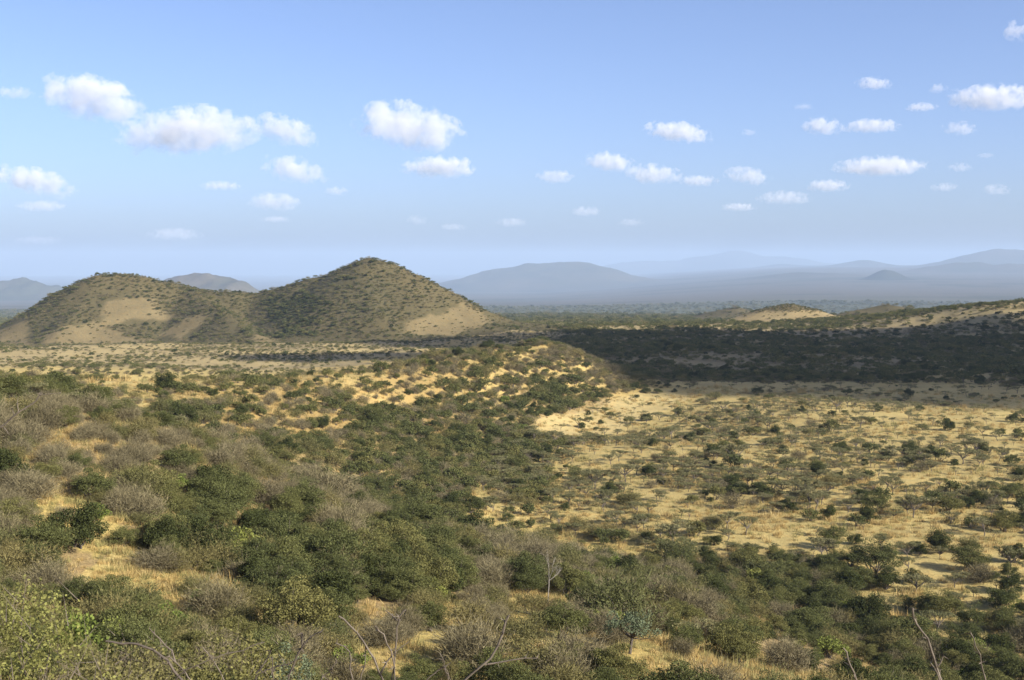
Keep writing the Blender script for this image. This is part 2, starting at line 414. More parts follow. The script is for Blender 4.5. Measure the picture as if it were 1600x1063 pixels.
# ------------------------------------------------------------------ clouds
def cloud_material(sigma, box=None, tilt=0.0, seed=0.0):
    m, n, out = mat('cloud_vapour'); L = n.links.new
    v = n.nodes.new('ShaderNodeVolumePrincipled')
    v.inputs['Color'].default_value = (.81, .832, .875, 1); v.inputs['Density'].default_value = sigma; v.inputs['Anisotropy'].default_value = 0.0
    if box:
        a, b, c = box
        def mth(op, p, q=None, r=None):
            x = node(n, 'ShaderNodeMath', operation=op)
            for k, w_ in enumerate((p, q, r)):
                if w_ is None: continue
                if isinstance(w_, (int, float)): x.inputs[k].default_value = w_
                else: L(w_, x.inputs[k])
            return x.outputs[0]
        tc = n.nodes.new('ShaderNodeTexCoord'); sp = n.nodes.new('ShaderNodeSeparateXYZ'); L(tc.outputs['Object'], sp.inputs[0])
        zt = mth('MULTIPLY_ADD', sp.outputs[0], tilt, sp.outputs[2])
        u = mth('POWER', mth('ABSOLUTE', mth('DIVIDE', sp.outputs[0], a)), 2.0); w2 = mth('POWER', mth('ABSOLUTE', mth('DIVIDE', sp.outputs[1], b)), 2.0)
        zz = mth('DIVIDE', zt, c); up = mth('POWER', mth('MAXIMUM', zz, 0.0), 2.0); dn = mth('MULTIPLY', mth('POWER', mth('ABSOLUTE', mth('MINIMUM', zz, 0.0)), 2.0), 1.9)
        e = mth('SUBTRACT', 1.0, mth('ADD', mth('ADD', u, w2), mth('ADD', up, dn)))
        ad = node(n, 'ShaderNodeVectorMath', operation='ADD'); L(tc.outputs['Object'], ad.inputs[0]); ad.inputs[1].default_value = (seed * c, seed * 1.7 * c, 0)
        t = node(n, 'ShaderNodeTexNoise', Scale=1.5 / c, Detail=7.0, Roughness=0.64); L(ad.outputs[0], t.inputs['Vector'])
        f = mth('ADD', mth('MULTIPLY', mth('SUBTRACT', t.outputs['Fac'], 0.5), 6.4), mth('MULTIPLY_ADD', e, 1.3, -0.55))
        mr = node(n, 'ShaderNodeMapRange', interpolation_type='SMOOTHSTEP'); mr.inputs['From Min'].default_value = 0.0; mr.inputs['From Max'].default_value = 0.45; mr.inputs['To Max'].default_value = sigma * 1.25
        vert = node(n, 'ShaderNodeMapRange'); vert.inputs['From Min'].default_value = -0.9; vert.inputs['From Max'].default_value = 0.45; vert.inputs['To Min'].default_value = 0.12; L(zz, vert.inputs['Value'])
        L(f, mr.inputs['Value']); L(mth('MULTIPLY', mr.outputs[0], vert.outputs[0]), v.inputs['Density'])
    L(v.outputs[0], out.inputs['Volume'])
    return m
ICO = None
def ico():
    global ICO
    if ICO is None:
        bm = bmesh.new(); bmesh.ops.create_icosphere(bm, subdivisions=2, radius=1)
        ICO = (np.array([v.co[:] for v in bm.verts]), np.array([[v.index for v in f.verts] for f in bm.faces])); bm.free()
    return ICO
def cloud_mesh(balls, voxel, bump):
    V, F = ico(); vs = []; fs = []; n = 0
    for c, r in balls: vs.append(V * np.array(r) + np.array(c)); fs.append(F + n); n += len(V)
    me = mesh_arrays('cloud', np.concatenate(vs), [np.concatenate(fs)])
    o = bpy.data.objects.new('tmp', me); col.objects.link(o)
    rm = o.modifiers.new('r', 'REMESH'); rm.mode = 'VOXEL'; rm.voxel_size = voxel
    dg = bpy.context.evaluated_depsgraph_get(); dg.update()
    m2 = bpy.data.meshes.new_from_object(o.evaluated_get(dg)); bpy.data.objects.remove(o); bpy.data.meshes.remove(me)
    n = len(m2.vertices); co = np.empty(n * 3, np.float32); m2.vertices.foreach_get('co', co); co = co.reshape(-1, 3).astype(float)
    no = np.empty(n * 3, np.float32); m2.vertex_normals.foreach_get('vector', no) if hasattr(m2, 'vertex_normals') else m2.vertices.foreach_get('normal', no)
    no = no.reshape(-1, 3)
    s = voxel
    d = 0
    for o_, (sc_, am) in enumerate([(14, 1.0), (7, .55), (3.5, .3)]):
        d = d + am * (1 - 2 * np.abs(noise3(co[:, 0] / (s * sc_), co[:, 1] / (s * sc_), co[:, 2] / (s * sc_), 200 + o_)))
    co = co + no * (d * bump)[:, None]
    m2.vertices.foreach_set('co', co.astype(np.float32).ravel()); m2.update()
    return m2
CL = [ # px, py, w, h, tilt (down to the right), optical depth, label
    (148, 160, 155, 80, .38, 6, 'bright puffy cumulus sloping down to the right, top left of the sky'),
    (295, 212, 210, 78, -.12, 6, 'widest puffy cumulus, with a tall lump on its right side'),
    (446, 208, 96, 52, .42, 4, 'ragged cumulus sloping down just right of the widest cloud'),
    (460, 268, 96, 46, .35, 4, 'small cumulus below the ragged sloping one'), (525, 300, 36, 16, .1, 2, 'little wisp trailing right of a small cumulus'),
    (640, 203, 158, 82, .22, 7, 'big bright heaped cumulus above the pointed hill'), (688, 264, 112, 38, 0, 4.5, 'flat white cloud right under the big heaped cumulus'),
    (52, 286, 118, 46, .38, 5, 'white cloud sloping down at the left edge'), (65, 324, 75, 20, 0, 2, 'faint thin cloud below the left edge cloud'),
    (345, 292, 62, 16, 0, 2, 'small flat wisp under the widest cumulus'), (428, 318, 80, 32, .1, 3, 'small lumpy cloud low over the saddle of the twin hill'),
    (430, 344, 46, 12, 0, 1.6, 'thin faint streak under the small lumpy cloud'), (272, 368, 82, 22, 0, 2, 'pale low cloud above the far hill'),
    (60, 377, 75, 16, 0, 1.2, 'very faint low cloud above the left peak'), (22, 147, 60, 22, 0, 1.8, 'thin veil of cloud at the upper left edge'),
    (652, 346, 32, 18, .2, 1.5, 'tiny faint cloud above the pointed hill'), (708, 356, 40, 13, 0, 1.6, 'tiny flat cloud right of the pointed hill top'),
    (800, 349, 46, 17, 0, 1.8, 'tiny low cloud above the mesa'), (868, 278, 56, 24, 0, 2.6, 'small two-lobed cloud right of the sky centre'),
    (916, 332, 50, 18, 0, 1.8, 'pale low cloud above the right end of the mesa'), (952, 256, 78, 34, .2, 4, 'first cloud of a chain in the middle right sky'),
    (1020, 275, 84, 34, .1, 3.5, 'middle cloud of the chain in the middle right sky'), (1092, 284, 60, 20, 0, 2.6, 'last small cloud of the chain in the middle right sky'),
    (985, 349, 42, 14, 0, 1.4, 'faint low streak below the chain of clouds'), (1058, 209, 100, 34, .22, 4, 'bright small cumulus sloping right, above the chain of clouds'),
    (1170, 208, 24, 13, 0, 1.6, 'tiny puff right of the bright sloping cumulus'), (1168, 278, 72, 30, .25, 3, 'lumpy white cloud just right of the chain'),
    (1285, 200, 62, 30, .1, 3.5, 'round cloud, left one of a pair high on the right'), (1362, 199, 86, 24, 0, 2.8, 'flat cloud, right one of a pair high on the right'),
    (1365, 132, 52, 22, .15, 3, 'small bright cloud high on the right'), (1440, 169, 48, 15, 0, 2.4, 'small flat cloud beside the broad cloud at right'),
    (1466, 140, 28, 18, 0, 2, 'tiny puff just above the small flat cloud'), (1552, 156, 135, 44, 0, 4, 'broad cloud cut by the right edge'),
    (1500, 203, 50, 24, .1, 2.2, 'soft cloud below the broad right cloud'), (1590, 50, 40, 40, 0, 4, 'small bright cloud in the top right corner'),
    (1375, 263, 132, 34, 0, 4, 'long lumpy cloud in the lower right sky'), (1294, 292, 62, 22, 0, 3, 'flat white cloud under the left end of the long lumpy one'),
    (1154, 325, 52, 15, 0, 2.2, 'thin flat cloud low in the right sky'), (1226, 311, 82, 24, 0, 2, 'pale spread cloud between two flat white ones'),
    (1500, 263, 36, 16, 0, 1.6, 'tiny faint cloud right of the long lumpy one'), (1475, 294, 44, 16, 0, 1.6, 'faint cloud below the tiny one at right'),
    (1557, 298, 42, 20, .1, 1.8, 'faint small cloud low near the right edge'), (1540, 244, 26, 10, 0, 1.3, 'faint speck of cloud near the right edge'),
    (1256, 168, 30, 11, 0, 1.3, 'faint wisp above the pair of clouds'),
]
for (a, b, wpx, hpx, tilt, tau, lab) in CL:
    base = b + hpx / 2; elev = (HOR - base) / FPX
    D = min(1500.0 / elev, 46000.0); sw = wpx / FPX * D; sh = hpx / FPX * D
    c0 = np.array(ray(a, b, D)); A, B, Cc = sw * .58, sw * .42, sh * .60
    bm = bmesh.new(); bmesh.ops.create_icosphere(bm, subdivisions=5, radius=1); me = bpy.data.meshes.new('cloud'); bm.to_mesh(me); bm.free()
    co = np.empty(len(me.vertices) * 3, np.float32); me.vertices.foreach_get('co', co); co = co.reshape(-1, 3).astype(float)
    sd = float(rng.uniform(0, 90))
    lump = 1.0 + .13 * fbm(co[:, 0] * 2 + sd, co[:, 1] * 2, 1.0, 3, 300, z=co[:, 2] * 2)
    tk = tilt * .5
    co = co * lump[:, None] * np.array((A, B, Cc)); co[:, 2] = np.where(co[:, 2] < 0, co[:, 2] * .80, co[:, 2]) - tk * co[:, 0]
    me.vertices.foreach_set('co', co.astype(np.float32).ravel()); me.update()
    me.materials.append(cloud_material((tau - .75) * 0.38 / sh, (A, B, Cc), tk, sd))
    o = link('cloud', me); o.location = c0; tag(o, lab, 'cloud', 'fair weather clouds')

# the cloud that shades the valley stands between it and the sun, outside the view
ALT = 760.0
off = np.array(SUN) * (ALT / SUN.z)
SH = [(60, 560), (95, 522), (126, 497), (185, 455), (400, 395), (760, 480), (760, 840), (470, 990), (388, 1120), (256, 1230), (43, 1130), (-60, 1010), (-115, 985), (-115, 945), (-60, 920), (30, 860), (20, 700)]
balls = []
xs, ys = np.meshgrid(np.arange(-300, 780, 26), np.arange(380, 1300, 26)); xs = xs.ravel() + rng.uniform(-9, 9, xs.size); ys = ys.ravel() + rng.uniform(-9, 9, ys.size)
def inset(x, y, d):
    m = in_poly(x, y, SH)
    for a in np.linspace(0, 2 * math.pi, 8, endpoint=False): m &= in_poly(x + d * math.cos(a), y + d * math.sin(a), SH)
    return m
m = inset(xs, ys, 20)
for x, y in zip(xs[m], ys[m]):
    r = rng.uniform(26, 44); balls.append(((x, y, rng.uniform(-8, 26)), (r, r, r * .55)))
me = cloud_mesh(balls, 9.0, 5.0); me.materials.append(cloud_material(.05))
o = link('cloud', me); o.location = off; tag(o, 'large flat cloud whose shadow darkens the valley', 'cloud', 'fair weather clouds')
balls = [((rng.uniform(-70, 70), rng.uniform(-26, 26), rng.uniform(-8, 14)), (26, 22, 14)) for _ in range(16)]
me = cloud_mesh(balls, 6.0, 3.5); me.materials.append(cloud_material(.07))
o = link('cloud', me); o.location = off + np.array((-95, 785, 0)); tag(o, 'small cloud whose shadow lies behind the ridge', 'cloud', 'fair weather clouds')

# ------------------------------------------------------------------ ground sheet
def soil_colour(x, y, z, px, py):
    """real ground cover colour at each point (linear)"""
    n = len(x); r = np.hypot(x, y)
    straw = np.array((.40, .318, .125)); orange = np.array((.345, .250, .095)); sand = np.array((.42, .345, .19))
    litter = np.array((.235, .17, .088)); scrub = np.array((.20, .165, .09)); fargreen = np.array((.070, .082, .040)); farbrown = np.array((.100, .088, .068))
    C = np.tile(straw, (n, 1))
    def put(mask, c, k=1.0):
        k = (np.asarray(mask, float) * k)[:, None]; C[:] = C * (1 - k) + c * k
    M = masks(px + 16 * fbm(x, y, 22, 4, 95), py + 11 * fbm(x, y, 22, 4, 96))
    put(M['brown_slope'] | M['green_band'] | M['toe_green'] | M['near_left'] | M['toe_brown'], litter, 0.75)
    for k in ('clearing_a', 'clearing_b', 'clearing_c', 'clearing_d', 'clearing_e'): put(M[k], np.array((.39, .305, .108)))
    put(M['ridge'], orange, 0.5); put(M['ridge_gully'] | M['ridge_green'], litter, 0.5); put(M['ridge_sand'] | M['ridge_sand3'], orange, 0.9)
    put(M['apron'], sand, 0.3)
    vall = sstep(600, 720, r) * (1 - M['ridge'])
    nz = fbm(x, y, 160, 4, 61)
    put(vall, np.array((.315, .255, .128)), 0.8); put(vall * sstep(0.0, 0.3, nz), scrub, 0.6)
    far = sstep(1400, 2400, r)
    put(far, scrub, 0.8)
    f2 = sstep(1900, 3000, r); put(f2, fargreen, 0.9)
    f3 = sstep(5500, 8500, r + 900 * fbm(x, y, 2500, 3, 71)); put(f3, farbrown, 0.9)
    st = sstep(.10, .35, fbm(x * .22, y, 420, 4, 73)) * sstep(2500, 4500, r); put(st, fargreen * .6, .75)
    return C

def set_soil(me, C):
    a = me.color_attributes.new('soil', 'FLOAT_COLOR', 'POINT')
    a.data.foreach_set('color', np.c_[C * 0.92, np.ones(len(C))].astype(np.float32).ravel())

rad = np.concatenate([[0.4], np.geomspace(1.0, 60, 60, endpoint=False), np.geomspace(60, 1500, 300, endpoint=False), np.geomspace(1500, 48000, 90)])
th = np.concatenate([np.linspace(-180, -34, 60, endpoint=False), np.linspace(-34, 34, 460, endpoint=False), np.linspace(34, 180, 60, endpoint=False)])
RR, TT = np.meshgrid(rad, np.radians(th), indexing='ij')
gx, gy = (RR * np.sin(TT)).ravel(), (RR * np.cos(TT)).ravel()
gz = ground_z(gx, gy)
gsoilx = project(gx, gy, gz)
nr, na = len(rad), len(th)
idx = np.arange(nr * na).reshape(nr, na)
q = np.stack([idx[:-1], np.roll(idx, -1, 1)[:-1], np.roll(idx, -1, 1)[1:], idx[1:]], -1).reshape(-1, 4)
hole = np.zeros(len(gx), bool)
for _, D in HILL_DEFS:
    b = D['bbox']; m = (gx > b[0]) & (gx < b[1]) & (gy > b[2]) & (gy < b[3])
    if m.any():
        h = hill_raw(D, gx[m], gy[m]); ii = np.where(m)[0][h > gz[m] + 0.2 * D['k']]
        hole[ii] = True
gzz = gz.copy(); gzz[hole] -= 3.0
cidx = len(gx)
gv = np.c_[np.r_[gx, 0], np.r_[gy, 0], np.r_[gzz, gz[0]]]
tri = np.stack([np.full(na, cidx), np.roll(idx[0], -1), idx[0]], -1)
me = mesh_arrays('ground', gv, [q, tri], [M_GROUND], smooth=True)
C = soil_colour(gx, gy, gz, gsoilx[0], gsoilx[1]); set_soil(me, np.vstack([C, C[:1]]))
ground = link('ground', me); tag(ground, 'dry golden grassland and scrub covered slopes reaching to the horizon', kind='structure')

HILL_LABELS = ['twin peaked bush covered cinder hill with bare sandy patches', 'small rounded hill with a sandy flank beyond the shaded valley',
               'low broad bushy hill beside the small sandy one', 'low brownish knoll beyond the shaded valley', 'hazy grey hill seen between the two near peaks',
               'jagged blue mountain range at the left edge', 'long flat-topped hazy mesa on the plain', 'small dark blue cone on the hazy plain',
               'faint pointed cone on the far skyline', 'tiny faint cone on the far skyline', 'broad hazy mountain at the right edge',
               'dark low hills below the mountain at the right edge', 'faint low rise on the hazy plain', 'very faint jagged mountain range on the far skyline']
for (nm, D), lab in zip(HILL_DEFS, HILL_LABELS):
    b = D['bbox']; s = D['step']
    xs = np.arange(b[0], b[1] + s, s); ys = np.arange(b[2], b[3] + s, s)
    X, Y = np.meshgrid(xs, ys); X = X.ravel(); Y = Y.ravel()
    g = ground_z(X, Y); h = hill_raw(D, X, Y); z = smax(h, g, D['k'])
    if D is TWIN: z = z + 0.35 * fbm(X, Y, 12, 2, 13)
    keep = h > g - D['k']
    z = np.where(keep, z, g - 2.0)
    nx, ny = len(xs), len(ys); id2 = np.arange(nx * ny).reshape(ny, nx)
    qq = np.stack([id2[:-1, :-1], id2[:-1, 1:], id2[1:, 1:], id2[1:, :-1]], -1).reshape(-1, 4)
    qq = qq[keep[qq].any(1)]
    used = np.unique(qq); remap = np.zeros(nx * ny, int); remap[used] = np.arange(len(used))
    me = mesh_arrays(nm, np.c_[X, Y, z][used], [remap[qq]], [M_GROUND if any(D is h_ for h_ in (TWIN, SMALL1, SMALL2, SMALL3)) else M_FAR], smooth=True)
    hx, hy, hz = X[used], Y[used], z[used]
    ppx, ppy, _ = project(hx, hy, hz)
    straw = np.array((.135, .112, .052)); sandc = np.array((.165, .133, .066)); under = np.array((.080, .071, .034))
    if D is TWIN:
        jx, jy = ppx + 22 * fbm(hx, hy, 40, 4, 3), ppy + 14 * fbm(hx, hy, 40, 4, 4)
        MM = masks(jx, jy)
        bare = MM['hill_bare_a'] | MM['hill_bare_b'] | MM['hill_bare_c'] | MM['hill_bare_d'] | MM['hill_bare_e'] | MM['hill_bare_f']
        k = np.clip(0.55 + 0.9 * fbm(hx, hy, 45, 3, 15), 0, 1)[:, None]
        C = straw * 0.75 * (1 - k) + under * k
        C = np.where(bare[:, None], sandc, C)
    elif any(D is h_ for h_ in (SMALL1, SMALL2, SMALL3)):
        k = np.clip(0.5 + 0.9 * fbm(hx, hy, 45, 3, 15), 0, 1)[:, None]; C = straw * 0.9 * (1 - k) + under * k
        if D is SMALL1: C = np.where((ppy > 486 - 4 * fbm(hx, hy, 30, 2, 8))[:, None], np.array((.27, .215, .105)), C)
    else:
        k = np.clip(0.5 + 0.9 * fbm(hx, hy, D['step'] * 12, 3, 15), 0, 1)[:, None]
        C = np.array((.095, .080, .056)) * (1 - k) + np.array((.055, .058, .038)) * k
        if D is CONE_A: C = C * 0 + np.array((.036, .040, .026))  # cloud shade over this cone, painted into its ground colour
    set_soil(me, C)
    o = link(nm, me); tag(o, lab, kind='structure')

# ------------------------------------------------------------------ plants: shapes
def unit(v): return v / np.maximum(np.linalg.norm(v, axis=-1, keepdims=True), 1e-9)
class Geo:
    def __init__(s): s.v = []; s.f = {3: [], 4: []}; s.m = {3: [], 4: []}; s.n = 0
    def add(s, verts, faces, mi=0):
        verts = np.asarray(verts, float).reshape(-1, 3); faces = np.asarray(faces, int)
        s.v.append(verts); k = faces.shape[1]; s.f[k].append(faces + s.n); s.m[k].append(np.full(len(faces), mi)); s.n += len(verts)
    def leaves(s, c, ln, wd, mi=0, updir=None):
        n = len(c); t = unit(rng.normal(size=(n, 3)))
        if updir is not None: t = unit(t + updir)
        b = unit(np.cross(t, rng.normal(size=(n, 3))))
        ln = ln * rng.uniform(.7, 1.3, (n, 1)); wd = wd * rng.uniform(.7, 1.3, (n, 1))
        P = np.stack([c - t * ln / 2, c + b * wd / 2, c + t * ln / 2, c - b * wd / 2], 1)
        s.add(P, np.arange(n * 4).reshape(n, 4), mi)
    def slivers(s, a, b, wd, mi=0):
        n = len(a); side = unit(np.cross(b - a, rng.normal(size=(n, 3)))) * wd / 2
        P = np.stack([a - side, a + side, b], 1); s.add(P, np.arange(n * 3).reshape(n, 3), mi)
    def tube(s, pts, radii, mi=0, sides=5):
        pts = np.asarray(pts, float); n = len(pts); V = []
        for i in range(n):
            d = pts[min(i + 1, n - 1)] - pts[max(i - 1, 0)]; d = d / (np.linalg.norm(d) + 1e-9)
            u = np.cross(d, (0.31, 0.77, 0.55)); u /= np.linalg.norm(u) + 1e-9; v = np.cross(d, u)
            for k in range(sides):
                a = 2 * math.pi * k / sides; V.append(pts[i] + radii[i] * (math.cos(a) * u + math.sin(a) * v))
        F = [(i * sides + k, i * sides + (k + 1) % sides, (i + 1) * sides + (k + 1) % sides, (i + 1) * sides + k) for i in range(n - 1) for k in range(sides)]
        s.add(V, F, mi)
    def mesh(s, name, mats):
        V = np.concatenate(s.v); fs = []; ms = []
        for k in (3, 4):
            if s.f[k]: fs.append(np.concatenate(s.f[k])); ms.append(np.concatenate(s.m[k]))
        return mesh_arrays(name, V, fs, mats, np.concatenate(ms))

def limb(g, a, b, r0, r1, bend=0.12, n=4, mi=0, sides=4):
    a = np.array(a, float); b = np.array(b, float); L = np.linalg.norm(b - a)
    mid = rng.normal(size=3) * bend * L
    T = np.linspace(0, 1, n + 1); pts = [a + (b - a) * t + mid * math.sin(math.pi * t) for t in T]
    g.tube(pts, [r0 + (r1 - r0) * t for t in T], mi, sides)
    return pts

def clumped(nc, per, rx, H, z0, cr, flatz, shell=0.55, top=False):
    """leaf centres grouped in clumps spread over a dome of radius rx and height H"""
    out = []; cs = []
    lob = rng.uniform(0.75, 1.15, 6)
    for i in range(nc):
        az = rng.uniform(0, 2 * math.pi); u = rng.uniform(0.0, 1.0)
        el = math.asin(u) if not top else math.asin(rng.uniform(0.45, 1))
        rr = rng.uniform(shell, 1.0) * lob[int(az / (2 * math.pi) * 6) % 6]
        c = np.array((rx * rr * math.cos(el) * math.cos(az), rx * rr * math.cos(el) * math.sin(az), z0 + (H - z0) * rr * math.sin(el)))
        r = cr * rng.uniform(.7, 1.3)
        d = unit(rng.normal(size=(per, 3))) * rng.uniform(.25, 1.0, (per, 1)) ** 0.5 * r
        d[:, 2] *= flatz
        out.append(c + d); cs.append(c)
    return np.concatenate(out), np.array(cs)

KINDS = {}
def kind(name, **kw): KINDS[name] = kw
kind('dark', cat='bush', obj='evergreen_bush', leaf=M_DARK, bark=M_DARKBARK)
kind('green', cat='tree', obj='thorn_tree', leaf=M_GREEN, bark=M_BARK)
kind('olive', cat='bush', obj='thorn_bush', leaf=M_OLIVE, bark=M_BARK)
kind('bare', cat='bush', obj='leafless_bush', leaf=M_TWIG, bark=M_BARK)
kind('umbrella', cat='tree', obj='umbrella_acacia', leaf=M_UMB, bark=M_BARK)
kind('lime', cat='shrub', obj='leafy_shrub', leaf=M_LIME, bark=M_BARK)
kind('blue', cat='tree', obj='round_tree', leaf=M_BLUE, bark=M_DARKBARK)

def build_plant(k, lod):
    """returns (wood Geo, crown Geo); crown about 5 m across"""
    wood, cr = Geo(), Geo()
    f = (1.0, 0.28, 0.07)[lod]; s = (1.0, 1.75, 3.3)[lod]
    def stems(ends, z0, r0, share=0.35, nmax=99, fork=True, base=0.25, sd=4):
        for e in ends[:nmax]:
            a = np.array((rng.normal() * base, rng.normal() * base, -0.25))
            m = a * 0.3 + e * 0.45; m[2] = max(m[2], z0 * 0.7)
            limb(wood, a, m, r0, r0 * .6, .08, 3, 0, sd); limb(wood, m, e, r0 * .6, r0 * .15, .1, 3, 0, sd)
    if k == 'dark':
        H = rng.uniform(3.0, 3.8)
        P, cs = clumped(34, int((270 if lod == 0 else 125) * f), 2.35, H, 0.7, .75, .8, .45)
        P[:, 2] = np.maximum(P[:, 2], 0.12)
        cr.leaves(P, (.16 if lod == 0 else .24) * s, (.10 if lod == 0 else .15) * s)
        if lod < 2: stems(cs[:7] * .8, .5, .09)
    elif k == 'green':
        H = rng.uniform(3.0, 3.7)
        P, cs = clumped(40, int((210 if lod == 0 else 100) * f), 2.45, H, 1.15, .68, .5, .5)
        cr.leaves(P, (.13 if lod == 0 else .19) * s, (.07 if lod == 0 else .10) * s)
        n = int(700 * f); i = rng.integers(0, len(cs), n)
        a = cs[i] * rng.uniform(.4, .9, (n, 1)); a[:, 2] = cs[i][:, 2] - rng.uniform(.1, .7, n)
        cr.slivers(a, cs[i] + rng.normal(size=(n, 3)) * .4, .035 * s)
        if lod < 2: stems(cs[:9], .9, .085)
        else: limb(wood, (0, 0, -.2), (0, 0, 1.6), .12, .08, 0, 1, 0, 3)
    elif k == 'olive':
        H = rng.uniform(2.5, 3.3)
        P, cs = clumped(34, int(75 * f), 2.3, H, .8, .72, .6, .5)
        cr.leaves(P, .16 * s, .08 * s)
        n = int(1700 * f); i = rng.integers(0, len(cs), n)
        a = cs[i] + rng.normal(size=(n, 3)) * .45; d = unit(cs[i] * np.array((1, 1, .8)) + rng.normal(size=(n, 3)) * 1.4 + np.array((0, 0, .4)))
        cr.slivers(a, a + d * rng.uniform(.25, .6, (n, 1)), .045 * s)
        if lod < 2: stems(cs[:10], .6, .06, base=.35)
    elif k == 'bare':
        H = rng.uniform(2.5, 3.3)
        P, cs = clumped(30, 2, 2.3, H, .7, .5, .7, .45)
        n = int(5200 * f); i = rng.integers(0, len(cs), n)
        a = cs[i] * rng.uniform(.72, 1.0, (n, 1)) + rng.normal(size=(n, 3)) * .42; a[:, 2] = np.maximum(a[:, 2], .1)
        d = unit(cs[i] * np.array((1, 1, .7)) + rng.normal(size=(n, 3)) * 1.3 + np.array((0, 0, .5)))
        cr.slivers(a, a + d * rng.uniform(.3, .7, (n, 1)), .034 * s)
        if lod < 2: stems(cs[:14], .5, .055, base=.4)
    elif k == 'umbrella':
        H = rng.uniform(2.3, 3.1); nc = 15
        az = rng.uniform(0, 6.283, nc); rr = np.sqrt(rng.uniform(0.02, 1, nc)) * 2.2
        cs = np.c_[rr * np.cos(az), rr * np.sin(az), H - .07 * rr ** 2 + rng.normal(size=nc) * .12]
        per = int(85 * f)
        for c in cs:
            d = unit(rng.normal(size=(per, 3))) * (rng.uniform(.05, 1, (per, 1)) ** .5) * rng.uniform(.5, .85); d[:, 2] *= .24
            cr.leaves(c + d, .20 * s, .085 * s)
        n = int(420 * f); i = rng.integers(0, nc, n); a = cs[i] * np.array((.75, .75, 1)) - np.c_[np.zeros((n, 2)), rng.uniform(.1, .6, n)]
        cr.slivers(a, cs[i] + rng.normal(size=(n, 3)) * np.array((.5, .5, .1)), .035 * s)
        fork = np.array((rng.normal() * .15, rng.normal() * .15, H * .38))
        limb(wood, (0, 0, -.25), fork, .11, .085, .06, 3, 0, 5 if lod < 2 else 3)
        for c in cs[:9 if lod == 0 else (5 if lod == 1 else 3)]:
            limb(wood, fork, c - np.array((0, 0, .08)), .065, .018, .07, 3 if lod < 2 else 1, 0, 4 if lod < 2 else 3)
    elif k == 'lime':
        H = rng.uniform(2.3, 3.0)
        P, cs = clumped(22, int(80 * f), 2.2, H, .7, .6, .7, .5)
        cr.leaves(P, .24 * s, .17 * s)
        if lod < 2: stems(cs[:8], .5, .05)
    elif k == 'blue':
        H = 4.3
        P, cs = clumped(30, int(100 * f), 2.3, H, 2.1, .65, .6, .4)
        cr.leaves(P, .17 * s, .10 * s)
        fork = np.array((.15, 0, 1.4))
        limb(wood, (-.1, 0, -.25), fork, .16, .12, .06, 4, 0, 6)
        for c in cs[:16]: limb(wood, fork, c, .075, .015, .1, 4)
    if wood.n == 0: limb(wood, (0, 0, -.2), (0, 0, .8), .05, .02, 0, 1, 0, 3)
    return wood, cr

PROTO = {}
NVAR = (4, 3, 3)
proto_col = {}
for k, K in KINDS.items():
    for lod in range(3):
        if k in ('lime', 'blue') and lod == 2: continue
        for v in range(NVAR[lod] if k not in ('blue',) else 1):
            wg, cg = build_plant(k, lod)
            if lod == 0:
                PROTO[k, lod, v] = (wg.mesh(K['obj'] + '_wood', [K['bark']]), cg.mesh(K['obj'] + '_crown', [K['leaf']]))
            both = Geo()
            for g, mi in ((wg, 0), (cg, 1)):
                base = both.n
                for kk in (3, 4):
                    for F in g.f[kk]: both.f[kk].append(F + base); both.m[kk].append(np.full(len(F), mi))
                both.v += g.v; both.n += g.n
            PROTO['mix', k, lod, v] = both.mesh(K['obj'], [K['bark'], K['leaf']])

# ------------------------------------------------------------------ where the plants stand
def grid_points(r0, r1, s, half=25.5):
    h = math.tan(R(half)) * r1 + 20
    xs = np.arange(-h, h, s); ys = np.arange(r0 * .9, r1, s)
    X, Y = np.meshgrid(xs, ys); X = X.ravel() + rng.uniform(-.5, .5, X.size) * s; Y = Y.ravel() + rng.uniform(-.5, .5, Y.size) * s
    r = np.hypot(X, Y); m = (r >= r0) & (r < r1) & (np.abs(X) < math.tan(R(half)) * Y + 15)
    return X[m], Y[m]

PL = []     # rows: x, y, z, px, py, dist, kind, width scale, height scale
KN = list(KINDS)
def plant(x, y, z, k, ws, hs):
    PL.append((x, y, z, KN.index(k), ws, hs))

